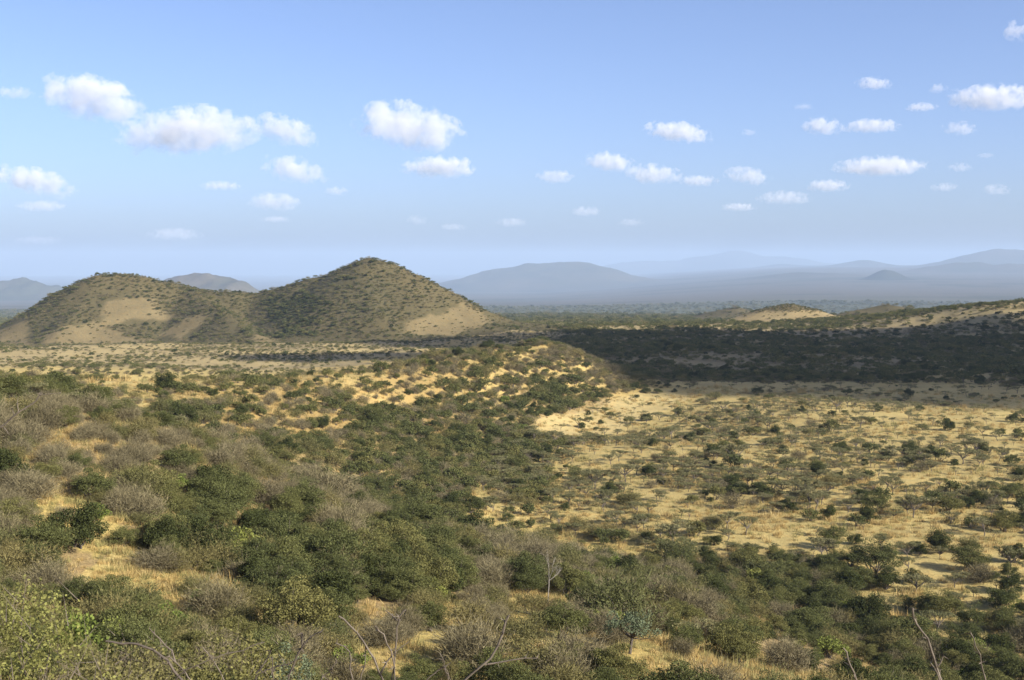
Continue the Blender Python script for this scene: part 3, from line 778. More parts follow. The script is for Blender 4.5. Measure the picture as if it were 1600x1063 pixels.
def populate(r0, r1, s, big=1.0, hill=None):
    x, y = grid_points(r0, r1, s)
    z, on = surface_z(x, y)
    px, py, f = project(x, y, z)
    jx = px + 14 * fbm(x, y, 25, 2, 90); jy = py + 7 * fbm(x, y, 25, 2, 91)
    M = masks(jx, jy)
    r = np.hypot(x, y); n = len(x)
    patch = fbm(x, y, 45, 3, 101); patch2 = fbm(x, y, 160, 3, 102)
    cov = np.zeros(n); mix = np.zeros((n, 6)); size = np.full(n, 1.0)       # mix: dark green olive bare umbrella lime
    def put(m, c, w_, sz=None):
        cov[m] = c if np.isscalar(c) else np.asarray(c)[m]; mix[m] = w_
        if sz is not None: size[m] = sz
    cf = (s / 3.5) ** 2
    clump = np.clip(1 + 1.6 * fbm(x, y, 28, 3, 110) + .9 * patch, .12, 2.4)
    # open flat: thinner with distance
    put(np.ones(n, bool), .50 * clump * cf * np.interp(r, [150, 250, 350, 460, 520], [.8, .95, 1.15, .9, .35]), (.04, .08, .05, .04, .79, 0), .74)
    cov *= 1 - .35 * sstep(1150, 1450, px)
    nearby = (r < 175) & (px < 1250); put(nearby, .5, (.03, .34, .30, .30, 0, .03), .78)
    edge = sstep(90, 10, px - np.interp(py, [600, 650, 720, 800, 880, 1000], [1000, 850, 790, 780, 1040, 1300]))
    m = (edge > 0) & (py < 900) & ~nearby; put(m, (.45 + .9 * edge) * np.clip(clump, .5, 1.6) * cf, (.06, .30, .10, .06, .48, 0), .80)
    m = (px > 1080) & (py > 770) & (r < 420); put(m, .44 * clump * cf, (.10, .24, .06, .06, .54, 0), .84)
    put(M['toe_green'], np.clip(.38 + .6 * patch, .10, .7), (.18, .52, .17, .11, 0, .02), .92)
    put(M['toe_brown'], .66, (.01, .16, .25, .56, 0, .02), .84)
    put(M['brown_slope'], np.clip(.56 + .5 * patch, .16, .9), (.02, .11, .27, .58, 0, .02), .82)
    put(M['green_band'], np.clip(.44 + .5 * patch, .2, .75), (.13, .58, .17, .11, 0, .01), 1.0)
    put(M['near_left'], .85, (.0, .25, .50, .17, 0, .08), .68)
    put(M['clearing_a'] | M['clearing_c'], .10 * cf, (0, .3, .3, .4, 0, 0), .6)
    put(M['clearing_b'], .62 * cf, (0, .20, .35, .40, 0, .05), .6)
    put(M['clearing_d'], .35 * cf, (0, .3, .3, .4, 0, 0), .65)
    put(M['clearing_e'], .2 * cf, (0, .4, .2, .2, .2, 0), .6)
    rd = M['ridge'] & (on == 0) & (r < 660)
    put(rd, np.clip(.82 + .5 * patch, .4, 1), (.04, .36, .28, .30, 0, .02), .84)
    brow = rd & (px < 620) & (py < np.interp(px, [210, 420, 620], [650, 628, 598])); put(brow, np.clip(.45 + .6 * patch, .12, .8), (.04, .40, .34, .21, 0, .01), .56)
    put(rd & ~brow & (M['ridge_sand'] | M['ridge_sand3']), .50, (.03, .36, .27, .32, 0, .02), .72)
    put(rd & M['ridge_sand2'], .5, (0, .5, .2, .3, 0, 0), .74)
    put(rd & M['ridge_gully'], .84, (.05, .60, .20, .14, 0, .01), .76)
    put(rd & M['ridge_green'], .92, (.08, .72, .12, .08, 0, 0), .84)
    put(rd & M['ridge_brown'], .97, (0, .12, .28, .60, 0, 0), .92)
    put(M['apron'] & (r < 640), .13 * cf, (.1, .3, 0, 0, .6, 0), .7)
    ml = (r > 215) & (r < 520) & (px < 345) & ~rd & ~M['brown_slope']
    put(ml, np.clip(np.interp(r, [215, 300, 420, 520], [.40, .26, .12, .09]) + .55 * patch, .02, .6), (.03, .36, .42, .18, 0, .01), .54)
    v = (r > 520) & (on == 0) & ~rd & ((px < 880) | (r > 600))
    left = v & (px < 880) & (py > 515)
    put(left, np.clip(np.interp(r, [520, 700, 850, 1100], [.07, .18, .55, .80]) + .6 * patch + .45 * patch2, .03, .95), (.04, .28, .32, .36, 0, 0), .54)
    right = v & (px >= 880)
    put(right, np.clip(.64 + 1.0 * patch + .7 * patch2, .24, .98) * sstep(545, 640, r), (.10, .56, .20, .14, 0, 0), .88)
    far = (r > 1350) & (on == 0)
    put(far, np.clip(.55 + .6 * patch2, .15, .9), (.10, .50, .30, .10, 0, 0), 1.0)
    hl = on == 1
    gul = fbm(x, y, 22, 3, 120)
    put(hl, np.clip(.92 + .6 * patch + .3 * gul, .4, 1), (.06, .34, .32, .28, 0, 0), .98)
    bare = M['hill_bare_a'] | M['hill_bare_b'] | M['hill_bare_c'] | M['hill_bare_d'] | M['hill_bare_e'] | M['hill_bare_f']
    put(hl & bare, .16, (0, .3, .3, .4, 0, 0), .7)
    hd = hl & in_poly(px + 34 * fbm(x, y, 60, 4, 121), py + 20 * fbm(x, y, 60, 4, 122), POLY['hill_dark'])
    put(hd, 1.0, (.42, .50, .06, .02, 0, 0), 1.12)
    put(hl & (px > 700) & (py > 485) & ~bare, .5, (.02, .34, .24, .40, 0, 0), .7)
    put((on == 2), np.where(py > 489, .12, .85), (.02, .34, .34, .30, 0, 0), .75)
    put((on == 3) | (on == 4), .7, (.02, .34, .34, .30, 0, 0), .8)
    put(on == 5, 0.0, (.05, .45, .3, .2, 0, 0), 1.0)
    ok = (rng.uniform(size=n) < cov) & (r > 62)
    if hill is not None: ok &= ((on > 0) & (on < 5)) == hill
    cum = np.cumsum(mix / mix.sum(1, keepdims=True), 1)
    kk = (rng.uniform(size=(n, 1)) > cum).sum(1)
    # neighbours tend to be of one kind
    sz = size * big * np.exp(rng.normal(size=n) * .27)
    for i in np.where(ok)[0]:
        k = min(kk[i], 5); PL.append((x[i], y[i], z[i], k, sz[i], sz[i] * rng.uniform(.8, 1.1) * (.75 if r[i] > 500 else 1)))
populate(62, 360, 2.5)
populate(360, 700, 3.0)
populate(700, 1500, 4.4, 1.05, hill=False)
populate(950, 1500, 3.3, 0.72, hill=True)
populate(1500, 2600, 11.0, 1.6)
populate(2600, 4200, 20.0, 2.3)
populate(4200, 7000, 34.0, 2.8)
P = np.array(PL); PL = None

# keep clear ground round the plants that are placed one by one below
def foot(px, py):
    """ground point seen at a photo pixel (march along the sight line)"""
    a = np.array(ray(px, py, 1.0)) - np.array((0, 0, EYE)); ds = np.geomspace(6, 2500, 1400)
    X, Y, Z = a[0] * ds, a[1] * ds, EYE + a[2] * ds
    g, _ = surface_z(X, Y); i = int(np.argmax(Z < g)) if (Z < g).any() else len(ds) - 1
    return X[i], Y[i], g[i]
HAND = [  # kind, base pixel, width px, label
    ('blue', 985, 1022, 78, 'round grey-green tree with a forked dark trunk, alone on the near slope'),
    ('dark', 118, 856, 88, 'very dark rounded bush beside the golden clearing on the left slope'),
    ('green', 425, 948, 98, 'large dome-shaped dark green tree with hanging grey twigs beside the clearing'),
    ('green', 668, 986, 60, 'slender green thorn tree with thin red-brown stems above the near grass'),
    ('olive', 808, 1018, 90, 'feathery olive thorn bush on bare stems in the near grass'),
    ('lime', 886, 930, 48, 'bright green leafy shrub beside the pale dead tree'),
    ('lime', 318, 950, 50, 'bright green low shrub in the golden clearing'),
    ('lime', 150, 815, 42, 'yellow-green leafy shrub behind the very dark bush'),
    ('lime', 1246, 1022, 34, 'small bright green shrub among dark bushes of the lower slope'),
    ('lime', 1592, 960, 30, 'small fresh green shrub at the right edge of the grassland'),
    ('dark', 1470, 866, 44, 'very dark round bush on open grass with a long shadow'),
    ('green', 1368, 898, 72, 'broad dark green double tree on the grass above the lower thicket'),
    ('green', 1368, 800, 40, 'dark green round tree just behind a smaller black-green bush'),
    ('dark', 1357, 815, 30, 'small black-green bush just in front of a round tree on the grass'),
    ('green', 1314, 712, 30, 'dark round tree on the far open grass, tallest in its row'),
    ('dark', 1279, 745, 28, 'low dark bush on the middle of the open grass'),
    ('dark', 1419, 726, 24, 'small black bush made of two lumps on the far grass'),
    ('dark', 1213, 681, 20, 'small dark round bush on the far grass near the cloud shadow'),
    ('green', 1566, 832, 42, 'lopsided dark green tree leaning over its shadow on the grass'),
    ('green', 1515, 893, 54, 'wide dark green tree on the right part of the grass'),
    ('dark', 1594, 752, 26, 'dark bush cut by the right edge of the picture'),
    ('dark', 1143, 765, 36, 'dark green spreading bush on the grass, left of centre of the flat'),
    ('green', 1298, 858, 44, 'upright dark green tree at the upper end of the lower thicket'),
    ('dark', 1582, 660, 18, 'tiny dark bush in the cloud shadow edge at far right'),
    ('umbrella', 1378, 856, 32, 'small flat-topped acacia with a clear single trunk on open grass'),
    ('umbrella', 1418, 876, 36, 'thin flat-topped acacia between two dark bushes on the grass'),
    ('umbrella', 1432, 930, 48, 'flat-topped acacia with a tall bare trunk above the lower thicket'),
    ('umbrella', 1549, 808, 26, 'tall narrow acacia standing alone near the right edge'),
    ('olive', 520, 1036, 80, 'yellowish feathery thorn bush on reddish stems beside the near grass'),
    ('bare', 745, 960, 46, 'low spreading leafless grey bush in the near grass'),
    ('bare', 740, 1050, 120, 'wide dark brown leafless bush in the lower middle grass'),
    ('green', 640, 985, 55, 'grey-green thorn tree at the lower end of the dark thicket'),
]
hand = []
for k, px, py, wpx, lab in HAND:
    x, y, z = foot(px, py); d = math.hypot(x, y)
    ws = wpx / FPX * d / 4.4
    hand.append((k, x, y, z, ws, lab))
dead_at = foot(856, 944)
clear = [(h[1], h[2], h[4] * 2.6) for h in hand] + [(dead_at[0], dead_at[1], 2.5)]
keep = np.ones(len(P), bool)
for cx, cy_, cr_ in clear: keep &= np.hypot(P[:, 0] - cx, P[:, 1] - cy_) > cr_ * 0.9 + P[:, 4] * 1.0
# ... and the sight lines to the hand placed ones that the photo shows free
Ppx, Ppy, Pf = project(P[:, 0], P[:, 1], P[:, 2] + 1.2)
for k, px, py, wpx, lab in HAND[:10]:
    keep &= ~((np.abs(Ppx - px) < wpx * .45) & (Ppy > py - 4) & (Ppy < py + 26))
P = P[keep]
px, py, pf = project(P[:, 0], P[:, 1], P[:, 2]); pd = np.hypot(P[:, 0], P[:, 1])
wide = P[:, 4] * 5.0 / pd * FPX
inframe = (px > -10) & (px < 1610) & (py > 425) & (py < 1090)

ZONES = [('near_left', 'in the corner thicket'), ('clearing_a', 'in a grassy clearing'), ('clearing_b', 'in the near clearing'), ('clearing_c', 'in a grassy clearing'), ('clearing_d', 'in a grassy clearing'),
         ('brown_slope', 'on the grey-brown slope'), ('green_band', 'in the green thicket'), ('toe_brown', 'in the brown thicket'), ('toe_green', 'in the lower thicket'),
         ('ridge_gully', 'in the bushy gully'), ('ridge_sand', 'on the sandy ridge'), ('ridge_sand2', 'on the sandy ridge'), ('ridge_sand3', 'on the sandy ridge'), ('ridge', 'on the rounded ridge')]
def zones_of(px, py, d):
    M = masks(px, py); out = np.array(['on the golden grassland'] * len(px), dtype=object)
    out[(px < 900) & (d < 420)] = 'beside the golden grassland'
    out[px < 345] = 'on the bushy rise'
    out[d > 560] = 'in the far valley'
    for k, z_ in ZONES[::-1]: out[M[k] & (d < 640)] = z_
    return out
LOOK = dict(dark='dark green bush', green='green thorn tree', olive='olive thorn bush', bare='leafless grey bush', umbrella='flat-topped acacia', lime='yellow-green leafy shrub', blue='grey-green round tree')
MANY = dict(dark='dark green bushes', green='green thorn trees', olive='olive thorn bushes', bare='leafless grey bushes', umbrella='flat-topped acacias', lime='yellow-green leafy shrubs')
PARTN = dict(dark=('stems', 'foliage'), green=('trunk', 'crown'), olive=('stems', 'foliage'), bare=('stems', 'twigs'), umbrella=('trunk', 'crown'), lime=('stems', 'foliage'), blue=('trunk', 'crown'))

def individual(k, x, y, z, ws, hs, label, group, var=None, yaw=None):
    K = KINDS[k]; v = var if var is not None else random.randrange(NVAR[0] if k != 'blue' else 1)
    wm, cm = PROTO[k, 0, v]
    e = link(K['obj'], None); e.empty_display_size = 0.3
    e.location = (x, y, z); e.rotation_euler = (0, 0, random.uniform(0, 6.283) if yaw is None else yaw); e.scale = (ws, ws, hs)
    a, b = PARTN[k]
    link(a, wm, e); link(b, cm, e)
    tag(e, label, K['cat'], group)
    return e

PLACES = [(h[1], h[2], s_) for h, s_ in zip(hand, ['the round blue-green tree', 'the dark bush', 'the domed tree', 'the slender thorn tree', 'the feathery bush', 'the bright green shrub', 'the low green shrub',
           'the yellow-green shrub', 'the small lime shrub', 'the edge shrub', 'the black round bush', 'the double tree', 'the round tree', 'the small black bush', 'the tall far tree', 'the low dark bush', 'the two-lump bush',
           'the far dark bush', 'the lopsided tree', 'the wide tree', 'the edge bush', 'the spreading bush', 'the upright tree', 'the tiny dark bush', 'the small acacia', 'the thin acacia', 'the tall acacia', 'the lone acacia',
           'the yellowish bush', 'the low grey bush', 'the wide brown bush', 'the grey-green tree'])] + [(dead_at[0], dead_at[1], 'the pale dead tree')]
for a_, b_, s_ in [(800, 533, 'the ridge top'), (420, 608, 'the ridge shoulder'), (640, 600, 'the ridge back'), (995, 606, 'the ridge end'), (350, 650, 'the sandy scarp'), (560, 690, 'the ridge face'), (720, 700, 'the ridge foot'),
                   (850, 655, 'the pale apron'), (690, 800, 'the gully mouth'), (520, 745, 'the gully'), (430, 745, 'the slope brow'), (150, 650, 'the slope crest'), (0, 700, 'the left edge'), (60, 790, 'the sandy clearing'),
                   (250, 925, 'the golden clearing'), (640, 1010, 'the near clearing'), (560, 850, 'the thicket centre'), (300, 800, 'the thicket top'), (1100, 985, 'the brown bank'), (1600, 640, 'the shadow edge'), (1200, 628, 'the shadow rim'),
                   (1000, 700, 'the acacia belt'), (1000, 790, 'the acacia grove'), (1150, 900, 'the thicket tip'), (1400, 980, 'the lower thicket'), (1590, 1020, 'the bottom corner'), (1000, 880, 'the slope foot'), (300, 530, 'the hill spur'),
                   (170, 545, 'the left hill foot'), (700, 525, 'the right hill foot'), (200, 590, 'the sandy valley'), (1500, 560, 'the dark valley'), (1100, 540, 'the shaded valley'), (60, 600, 'the bushy rise')]:
    q_ = foot(a_, b_); PLACES.append((q_[0], q_[1], s_))
PLX = np.array([p[0] for p in PLACES]); PLY = np.array([p[1] for p in PLACES])
_plz, _ = surface_z(PLX, PLY); PLpx, PLpy, PLd = project(PLX, PLY, _plz)
def spot_at(i, ax, ay):
    # the nearest landmark in the view, and which side of it: left / right, behind / in front, near / some way / far
    dx, dy = ax - PLpx, (ay - PLpy) * 1.7
    j = int(np.argmin(np.hypot(dx, dy))); q = math.hypot(dx[j], dy[j])
    u = math.degrees(math.atan2(-dy[j], dx[j])) % 360
    side = ('right of', 'behind and right of', 'behind', 'behind and left of', 'left of', 'before and left of', 'before', 'before and right of')[int((u + 22.5) // 45) % 8]
    return f"{'close' if q < 45 else ('a bit' if q < 95 else 'well')} {side} {PLACES[j][2]}"
def tie_words(ii, zs, mpx, mpy):
    # several alike at one spot: told apart by their size and shape where these differ
    by = {}; out = {}
    for i, z_, ax, ay in zip(ii, zs, mpx, mpy): by.setdefault((spot_at(i, ax, ay), round(float(np.sign(P[i, 4] - np.median(P[ii, 4]) * 1.15) + np.sign(P[i, 4] - np.median(P[ii, 4]) * .85)))), []).append(i)
    for v in by.values():
        if len(v) < 2: continue
        w_ = sorted(v, key=lambda i: P[i, 4]); out[w_[-1]] = ', broadest there'
        rest_ = [i for i in w_[:-1]]
        if len(rest_) > 1: out[rest_[0]] = ', slimmest there'; rest_ = rest_[1:]
        if len(rest_) > 1:
            t_ = max(rest_, key=lambda i: P[i, 5] / P[i, 4]); out[t_] = ', most upright there'; rest_.remove(t_)
        if len(rest_) > 1:
            t_ = min(rest_, key=lambda i: P[i, 5] / P[i, 4]); out[t_] = ', flattest there'; rest_.remove(t_)
    return out
for k, x, y, z, ws, lab in hand: individual(k, x, y, z, ws, ws * 1.0, lab, None, yaw=0.4)
singles = np.zeros(len(P), bool)
for ki, k in enumerate(KN[:6]):
    ii = np.where((P[:, 3] == ki) & inframe)[0]
    ii = ii[np.argsort(-wide[ii])][:300 - sum(h[0] == k for h in hand)]
    singles[ii] = True
    med = np.median(P[ii, 4]); zs = zones_of(px[ii], py[ii], pd[ii])
    mpx, mpy, _ = project(P[ii, 0], P[ii, 1], P[ii, 2] + 1.3 * P[ii, 5])
    tie = tie_words(ii, zs, mpx, mpy)
    for i, zn, ax, ay in zip(ii, zs, mpx, mpy):
        sw = 'large' if P[i, 4] > 1.15 * med else ('small' if P[i, 4] < .85 * med else 'medium-sized')
        individual(k, *P[i, :3], P[i, 4], P[i, 5], f'{sw} {LOOK[k]} {spot_at(i, ax, ay)}{tie.get(i, "")}', f'{MANY[k]} of the savanna')

# the rest: masses of bushes that nobody could count
def instancer_tree(coll):
    t = bpy.data.node_groups.new('planting', 'GeometryNodeTree')
    t.interface.new_socket('Geometry', in_out='INPUT', socket_type='NodeSocketGeometry'); t.interface.new_socket('Geometry', in_out='OUTPUT', socket_type='NodeSocketGeometry')
    gi = t.nodes.new('NodeGroupInput'); go = t.nodes.new('NodeGroupOutput')
    ci = t.nodes.new('GeometryNodeCollectionInfo'); ci.inputs['Collection'].default_value = coll; ci.inputs['Separate Children'].default_value = True; ci.inputs['Reset Children'].default_value = True
    ip = t.nodes.new('GeometryNodeInstanceOnPoints'); ip.inputs['Pick Instance'].default_value = True
    def attr(nm, ty):
        a = t.nodes.new('GeometryNodeInputNamedAttribute'); a.data_type = ty; a.inputs['Name'].default_value = nm; return a.outputs[0]
    L = t.links.new
    L(gi.outputs[0], ip.inputs['Points']); L(ci.outputs[0], ip.inputs['Instance']); L(attr('pick', 'INT'), ip.inputs['Instance Index'])
    e2r = t.nodes.new('FunctionNodeEulerToRotation'); L(attr('turn', 'FLOAT_VECTOR'), e2r.inputs[0]); L(e2r.outputs[0], ip.inputs['Rotation'])
    L(attr('size', 'FLOAT_VECTOR'), ip.inputs['Scale']); L(ip.outputs[0], go.inputs[0])
    return t
def mass(name, label, xyz, pick, size, coll, cat=None):
    n = len(xyz)
    if not n: return
    me = bpy.data.meshes.new(name); me.vertices.add(n); me.vertices.foreach_set('co', np.asarray(xyz, np.float32).ravel())
    a = me.attributes.new('pick', 'INT', 'POINT'); a.data.foreach_set('value', np.asarray(pick, np.int32))
    a = me.attributes.new('size', 'FLOAT_VECTOR', 'POINT'); a.data.foreach_set('vector', np.asarray(size, np.float32).ravel())
    a = me.attributes.new('turn', 'FLOAT_VECTOR', 'POINT'); a.data.foreach_set('vector', np.c_[rng.normal(size=(n, 2)) * .06, rng.uniform(0, 6.283, n)].astype(np.float32).ravel())
    o = link(name, me); md = o.modifiers.new('planting', 'NODES'); md.node_group = instancer_tree(coll)
    tag(o, label, cat, kind='stuff')
    return o
colls = {}
slot = {}
for lod in range(3):
    c = bpy.data.collections.new(f'plants_{lod}'); colls[lod] = c; j = 0
    for ki, k in enumerate(KN[:6]):
        kl = lod if ('mix', k, lod, 0) in PROTO else 1
        for v in range(NVAR[kl]):
            o = bpy.data.objects.new(f'p{j:03d}', PROTO['mix', k, kl, v]); c.objects.link(o); slot[lod, ki, v] = j; j += 1
rest = ~singles
lodn = np.where(pd < 240, 0, np.where(pd < 640, 1, 2))
_, onh = surface_z(P[:, 0], P[:, 1])
where = np.where(onh > 0, 3, np.where(pd < 240, 0, np.where(pd < 640, 1, np.where(pd < 1500, 2, 4))))
MASSN = [('thicket_scrub', 'dense mixed thicket of small bushes covering the near slopes'), ('ridge_scrub', 'green and grey bushes covering the rim ridge and thin acacias on the flat'),
         ('valley_scrub', 'dark bushes crowding the shaded valley behind the ridge'), ('hill_scrub', 'small bushes dotting the twin cinder hill and the small hills'),
         ('plain_scrub', 'trees and bushes of the hazy plain beyond the valley')]
for wi, (nm, lab) in enumerate(MASSN):
    for lod in range(3):
        m = rest & (where == wi) & (lodn == lod)
        if not m.any(): continue
        kk = P[m, 3].astype(int); vv = rng.integers(0, 3, m.sum())
        pk = [slot[lod, a, b] for a, b in zip(kk, vv)]
        mass(nm, lab, P[m, :3], pk, np.c_[P[m, 4], P[m, 4], P[m, 5]], colls[lod])

# ------------------------------------------------------------------ grass
gc = bpy.data.collections.new('tufts')
for v in range(5):
    g = Geo(); n = 60 if v < 3 else 46
    a = rng.normal(size=(n, 3)) * np.array((.28, .28, 0)); d = rng.normal(size=(n, 3)) * .35 + np.array((-.15, 0, 1.0))
    b = a + unit(d) * rng.uniform(.3, .7, (n, 1)); g.slivers(a, b, .045)
    gc.objects.link(bpy.data.objects.new(f'g{v}', g.mesh('grass_tuft', [M_GRASS if v < 3 else M_GREENGRASS])))
def grass_field(r0, r1, s, sc0, name, label, clear_only=False):
    x, y = grid_points(r0, r1, s, 24); z, on = surface_z(x, y); gpx, gpy, _ = project(x, y, z)
    m = (on == 0) & (gpy < 1100) & (fbm(x, y, 14, 3, 140) > rng.uniform(-.45, .25, len(x)))
    x, y, z = x[m], y[m], z[m]; s_ = sc0 * np.exp(rng.normal(size=len(x)) * .3)
    mass(name, label, np.c_[x, y, z], rng.integers(0, 5, len(x)), np.c_[s_, s_, s_ * rng.uniform(.7, 1.2, len(x))], gc)
grass_field(55, 190, 0.85, 0.9, 'grass', 'tall dry golden grass between the near bushes')
grass_field(190, 330, 2.0, 1.35, 'grass', 'dry golden grass tufts on the slope foot and flat')
grass_field(330, 560, 3.2, 1.6, 'grass', 'dry grass tufts on the far open flat')

# ------------------------------------------------------------------ pale dead tree
def grow(g, p, d, L, r, depth, spread=.55, mi=0, thorn=0.0, sides=5):
    n = 5; pts = [np.array(p, float)]; d = unit(np.array(d, float))
    for i in range(n):
        d = unit(d + rng.normal(size=3) * .13 + np.array((0, 0, .04))); pts.append(pts[-1] + d * L / n)
    g.tube(pts, np.linspace(r, r * .55, n + 1), mi, sides)
    if thorn:
        m = int(L / .05); i = rng.integers(1, n + 1, m); a = np.array(pts)[i] + (np.array(pts)[i - 1] - np.array(pts)[i]) * rng.uniform(0, 1, (m, 1))
        g.slivers(a, a + unit(rng.normal(size=(m, 3))) * thorn, thorn * .22, mi)
    if depth > 0:
        for _ in range(2 if depth > 1 else 3):
            j = rng.integers(2, n + 1); grow(g, pts[j], unit(d + rng.normal(size=3) * spread), L * rng.uniform(.5, .8), r * .55, depth - 1, spread, mi, thorn, sides)
    return pts
dx, dy, dz = dead_at; hgt = 62 / FPX * math.hypot(dx, dy)
e = link('dead_tree', None); e.location = (dx, dy, dz); tag(e, 'pale white leafless dead tree with a slanting fork on the near slope', 'tree')
g = Geo(); g.tube([(0, 0, -.3), (.05, 0, hgt * .25), (.12, 0, hgt * .5), (.10, 0, hgt * .62)], [.065, .055, .045, .04]); link('trunk', g.mesh('trunk', [M_PALE]), e)
for tgt in ((.9, .1, 1.0), (.25, -.1, .92), (-.05, .1, .8)):
    g = Geo(); grow(g, (.10, 0, hgt * .58), (tgt[0], tgt[1], tgt[2]), hgt * .42, .032, 2, .4); link('branch', g.mesh('branch', [M_PALE]), e)

# ------------------------------------------------------------------ plants close to the camera
def near_shrub(px_, d, width, height, n, leaf, label, ln, m=M_SHRUB, twigs=300):
    x = (px_ - CXP) / FPX * d; z = float(ground_z(np.array([x]), np.array([d]))[0])
    e = link('leafy_shrub', None); e.location = (x, d, z); tag(e, label, 'shrub', None)
    rx = width / 2; nc = 46
    Pn, cs = clumped(nc, n // nc, rx, height, height * .25, rx * .30, .8, .35)
    g = Geo(); g.leaves(Pn, ln, ln * .62, updir=np.array((.3, 0, .4))); link('foliage', g.mesh('foliage', [m]), e)
    g = Geo()
    for c in cs[:26]:
        a = np.array((rng.normal() * .15, rng.normal() * .15, -.2)); mid = c * np.array((.5, .5, .55))
        limb(g, a, mid, .022, .013, .08, 4); limb(g, mid, c * 1.08, .013, .004, .1, 4)
    i = rng.integers(0, nc, twigs); a = cs[i] + rng.normal(size=(twigs, 3)) * rx * .2
    g.slivers(a, a + unit(cs[i] * .4 + rng.normal(size=(twigs, 3)) + np.array((0, 0, .8))) * rng.uniform(.2, .55, (twigs, 1)), .012)
    link('stems', g.mesh('stems', [M_BARK]), e)
def top_at(px_, py_, d):
    x, y, z = ray(px_, py_, d); return z - float(ground_z(np.array([x]), np.array([y]))[0])
for (a, tpy, d, wd, n, lab, ln, m) in [
    (40, 950, 15, 2.6, 9000, 'sunlit yellow-green small-leaved shrub filling the bottom left corner', .05, M_SHRUB),
    (120, 1005, 12, 1.7, 5000, 'yellow-green leafy shrub low in front of the corner shrub', .045, M_SHRUB),
    (175, 962, 24, 3.8, 9000, 'olive tangled shrub just right of the corner shrub', .075, M_OLIVE),
    (285, 975, 28, 4.2, 9000, 'dark olive tangled shrub behind the black twig', .085, M_GREEN),
    (395, 1003, 30, 3.6, 7000, 'olive shrub above the bare twigs at lower left', .085, M_OLIVE),
    (440, 995, 52, 2.6, 4500, 'pale blue-green leafy shrub beside the forked bare twig', .11, M_BLUE),
]:
    near_shrub(a, d, wd, top_at(a, tpy, d), n, None, lab, ln, m)

def twig_thing(label, paths, mat_, cat='branch', thorn=.03, side=True, name='bare_branch', d=4.5):
    """bare shoots: each path is photo pixels from tip to foot at distance d; the foot runs on to the ground"""
    root = None
    for pth, dd, r in paths:
        pts = [np.array(ray(a, b, dd)) for a, b in pth]
        if root is None:
            fx, fy = pts[-1][0], pts[-1][1]; fz = float(ground_z(np.array([fx]), np.array([fy]))[0])
            root = link(name, None); root.location = (fx, fy, fz); tag(root, label, cat)
        base = np.array((fx, fy, fz)); Q = [p - base for p in pts]
        if pth[-1][1] >= 1060: Q.append(np.array((Q[-1][0] * .4, Q[-1][1] * .4, -.15)))
        Q = Q[::-1]
        # resample with small kinks
        F = [Q[0]]
        for u, v in zip(Q[:-1], Q[1:]):
            n = max(2, int(np.linalg.norm(v - u) / .05))
            for t in np.linspace(0, 1, n + 1)[1:]: F.append(u + (v - u) * t + rng.normal(size=3) * .003)
        F = np.array(F); g = Geo(); r = r * .7; g.tube(F, np.linspace(r, r * .4, len(F)), 0, 6)
        m = len(F) * 2; i = rng.integers(1, len(F), m); a = F[i]
        g.slivers(a, a + unit(rng.normal(size=(m, 3))) * rng.uniform(.4, 1.2, (m, 1)) * thorn, .006)
        link('shoot', g.mesh('shoot', [mat_]), root)
    return root
twig_thing('forked bare thorny twig rising from the bottom edge, left of centre', [
    ([(528, 963), (545, 975), (572, 1003), (585, 1030), (600, 1066)], 4.5, .011),
    ([(584, 979), (600, 990), (612, 1020), (617, 1066)], 4.5, .009),
    ([(635, 951), (624, 962), (621, 980), (618, 1020), (611, 1066)], 4.5, .010),
    ([(602, 957), (621, 970)], 4.5, .006), ([(640, 1003), (615, 1022), (595, 1052)], 4.5, .005),
    ([(527, 1004), (545, 1020), (548, 1045), (553, 1066)], 4.5, .008), ([(570, 1010), (568, 1040), (562, 1066)], 4.5, .007)], M_BARK)
twig_thing('long grey bare twig slanting up right of the near grass', [
    ([(795, 958), (785, 990), (765, 1030), (722, 1066)], 4.2, .013), ([(840, 1026), (800, 1032), (757, 1039)], 4.2, .005),
    ([(693, 1041), (680, 1052), (664, 1066)], 4.2, .008), ([(688, 1022), (696, 1045), (706, 1066)], 4.2, .005)], M_BARK)
twig_thing('dark bare twig forking upward at the bottom left of centre', [
    ([(503, 988), (485, 997), (470, 1012), (458, 1040), (450, 1066)], 4.6, .010), ([(472, 988), (472, 1009)], 4.6, .005),
    ([(470, 1030), (430, 1042), (400, 1055), (394, 1066)], 4.6, .008), ([(425, 1016), (412, 1040), (400, 1052)], 4.6, .006), ([(425, 1030), (426, 1066)], 4.6, .008),
    ([(525, 1035), (512, 1052), (500, 1066)], 4.6, .005)], M_DARKBARK)
twig_thing('thin tan cane arching across the shrubs at the lower left', [
    ([(412, 1003), (380, 1016), (330, 1030), (290, 1048), (270, 1066)], 5.0, .007), ([(265, 1025), (290, 1050), (300, 1066)], 5.0, .010),
    ([(318, 1013), (335, 1035), (352, 1066)], 5.0, .008), ([(232, 983), (250, 1000), (268, 1020), (274, 1035)], 5.0, .006)], M_BARK)
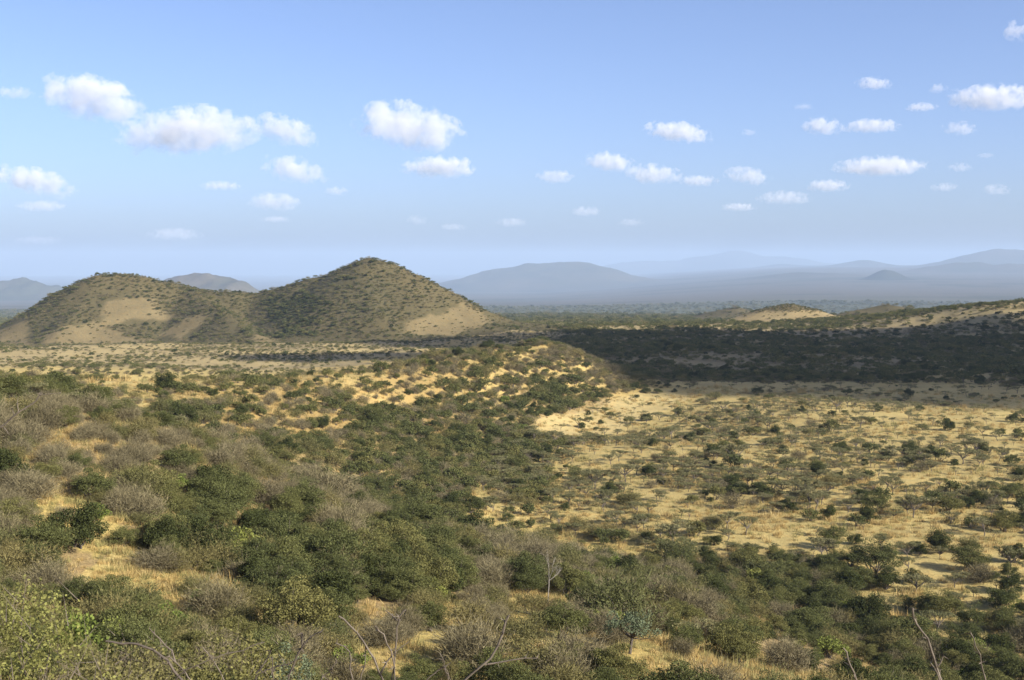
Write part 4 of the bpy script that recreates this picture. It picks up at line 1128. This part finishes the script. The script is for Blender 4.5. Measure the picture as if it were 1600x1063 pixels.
twig_thing('black curved dead twig over the olive shrubs at lower left', [
    ([(165, 1003), (190, 1006), (215, 1006), (240, 1016), (262, 1032), (285, 1066)], 5.5, .016)], M_DARKBARK)
twig_thing('grey thorny shoot leaning up beside the lower right thicket', [
    ([(1425, 952), (1432, 975), (1450, 1000), (1462, 1030), (1470, 1066)], 5.0, .016), ([(1454, 1035), (1460, 1048), (1468, 1060)], 5.0, .008), ([(1475, 1025), (1466, 1040)], 5.0, .007)], M_BARK, thorn=.05)
twig_thing('short grey thorny shoot at the bottom edge, right of centre', [([(1317, 1012), (1325, 1030), (1335, 1052), (1340, 1068)], 5.0, .013)], M_BARK, thorn=.05)
twig_thing('thin thorny shoot nearest the bottom right corner', [([(1516, 988), (1524, 1010), (1532, 1035), (1541, 1068)], 5.0, .009)], M_BARK, thorn=.04)
# a twig reaching in from the left edge, rooted outside the view
twig_thing('thin bare twig reaching in at the left edge above the slope', [
    ([(62, 617), (50, 632), (28, 645), (8, 662), (-40, 690), (-90, 760), (-120, 1066)], 6.0, .013), ([(28, 620), (29, 644)], 6.0, .004), ([(18, 637), (22, 648)], 6.0, .004),
    ([(16, 680), (4, 668), (-30, 668)], 6.0, .006), ([(95, 614), (60, 618)], 6.0, .003)], M_BARK, thorn=.015)

# ------------------------------------------------------------------ haze
HX, HY0, HY1, HZ0, HZ1 = 50000.0, -50000.0, 50000.0, -430.0, EYE + 450.0
V = [(x, y, z) for z in (HZ0, HZ1) for y in (HY0, HY1) for x in (-HX, HX)]
F = [(0, 2, 3, 1), (4, 5, 7, 6), (0, 1, 5, 4), (2, 6, 7, 3), (0, 4, 6, 2), (1, 3, 7, 5)]
me = mesh_arrays('haze', V, [np.array(F)])
m, n, out = mat('haze_air')
v = n.nodes.new('ShaderNodeVolumePrincipled'); v.inputs['Color'].default_value = (.455, .60, .81, 1); v.inputs['Density'].default_value = 5.0e-5; v.inputs['Anisotropy'].default_value = 0.0
n.links.new(v.outputs[0], out.inputs['Volume']); me.materials.append(m)
haze = link('haze', me); tag(haze, 'blue haze in the air over the plain', kind='stuff')
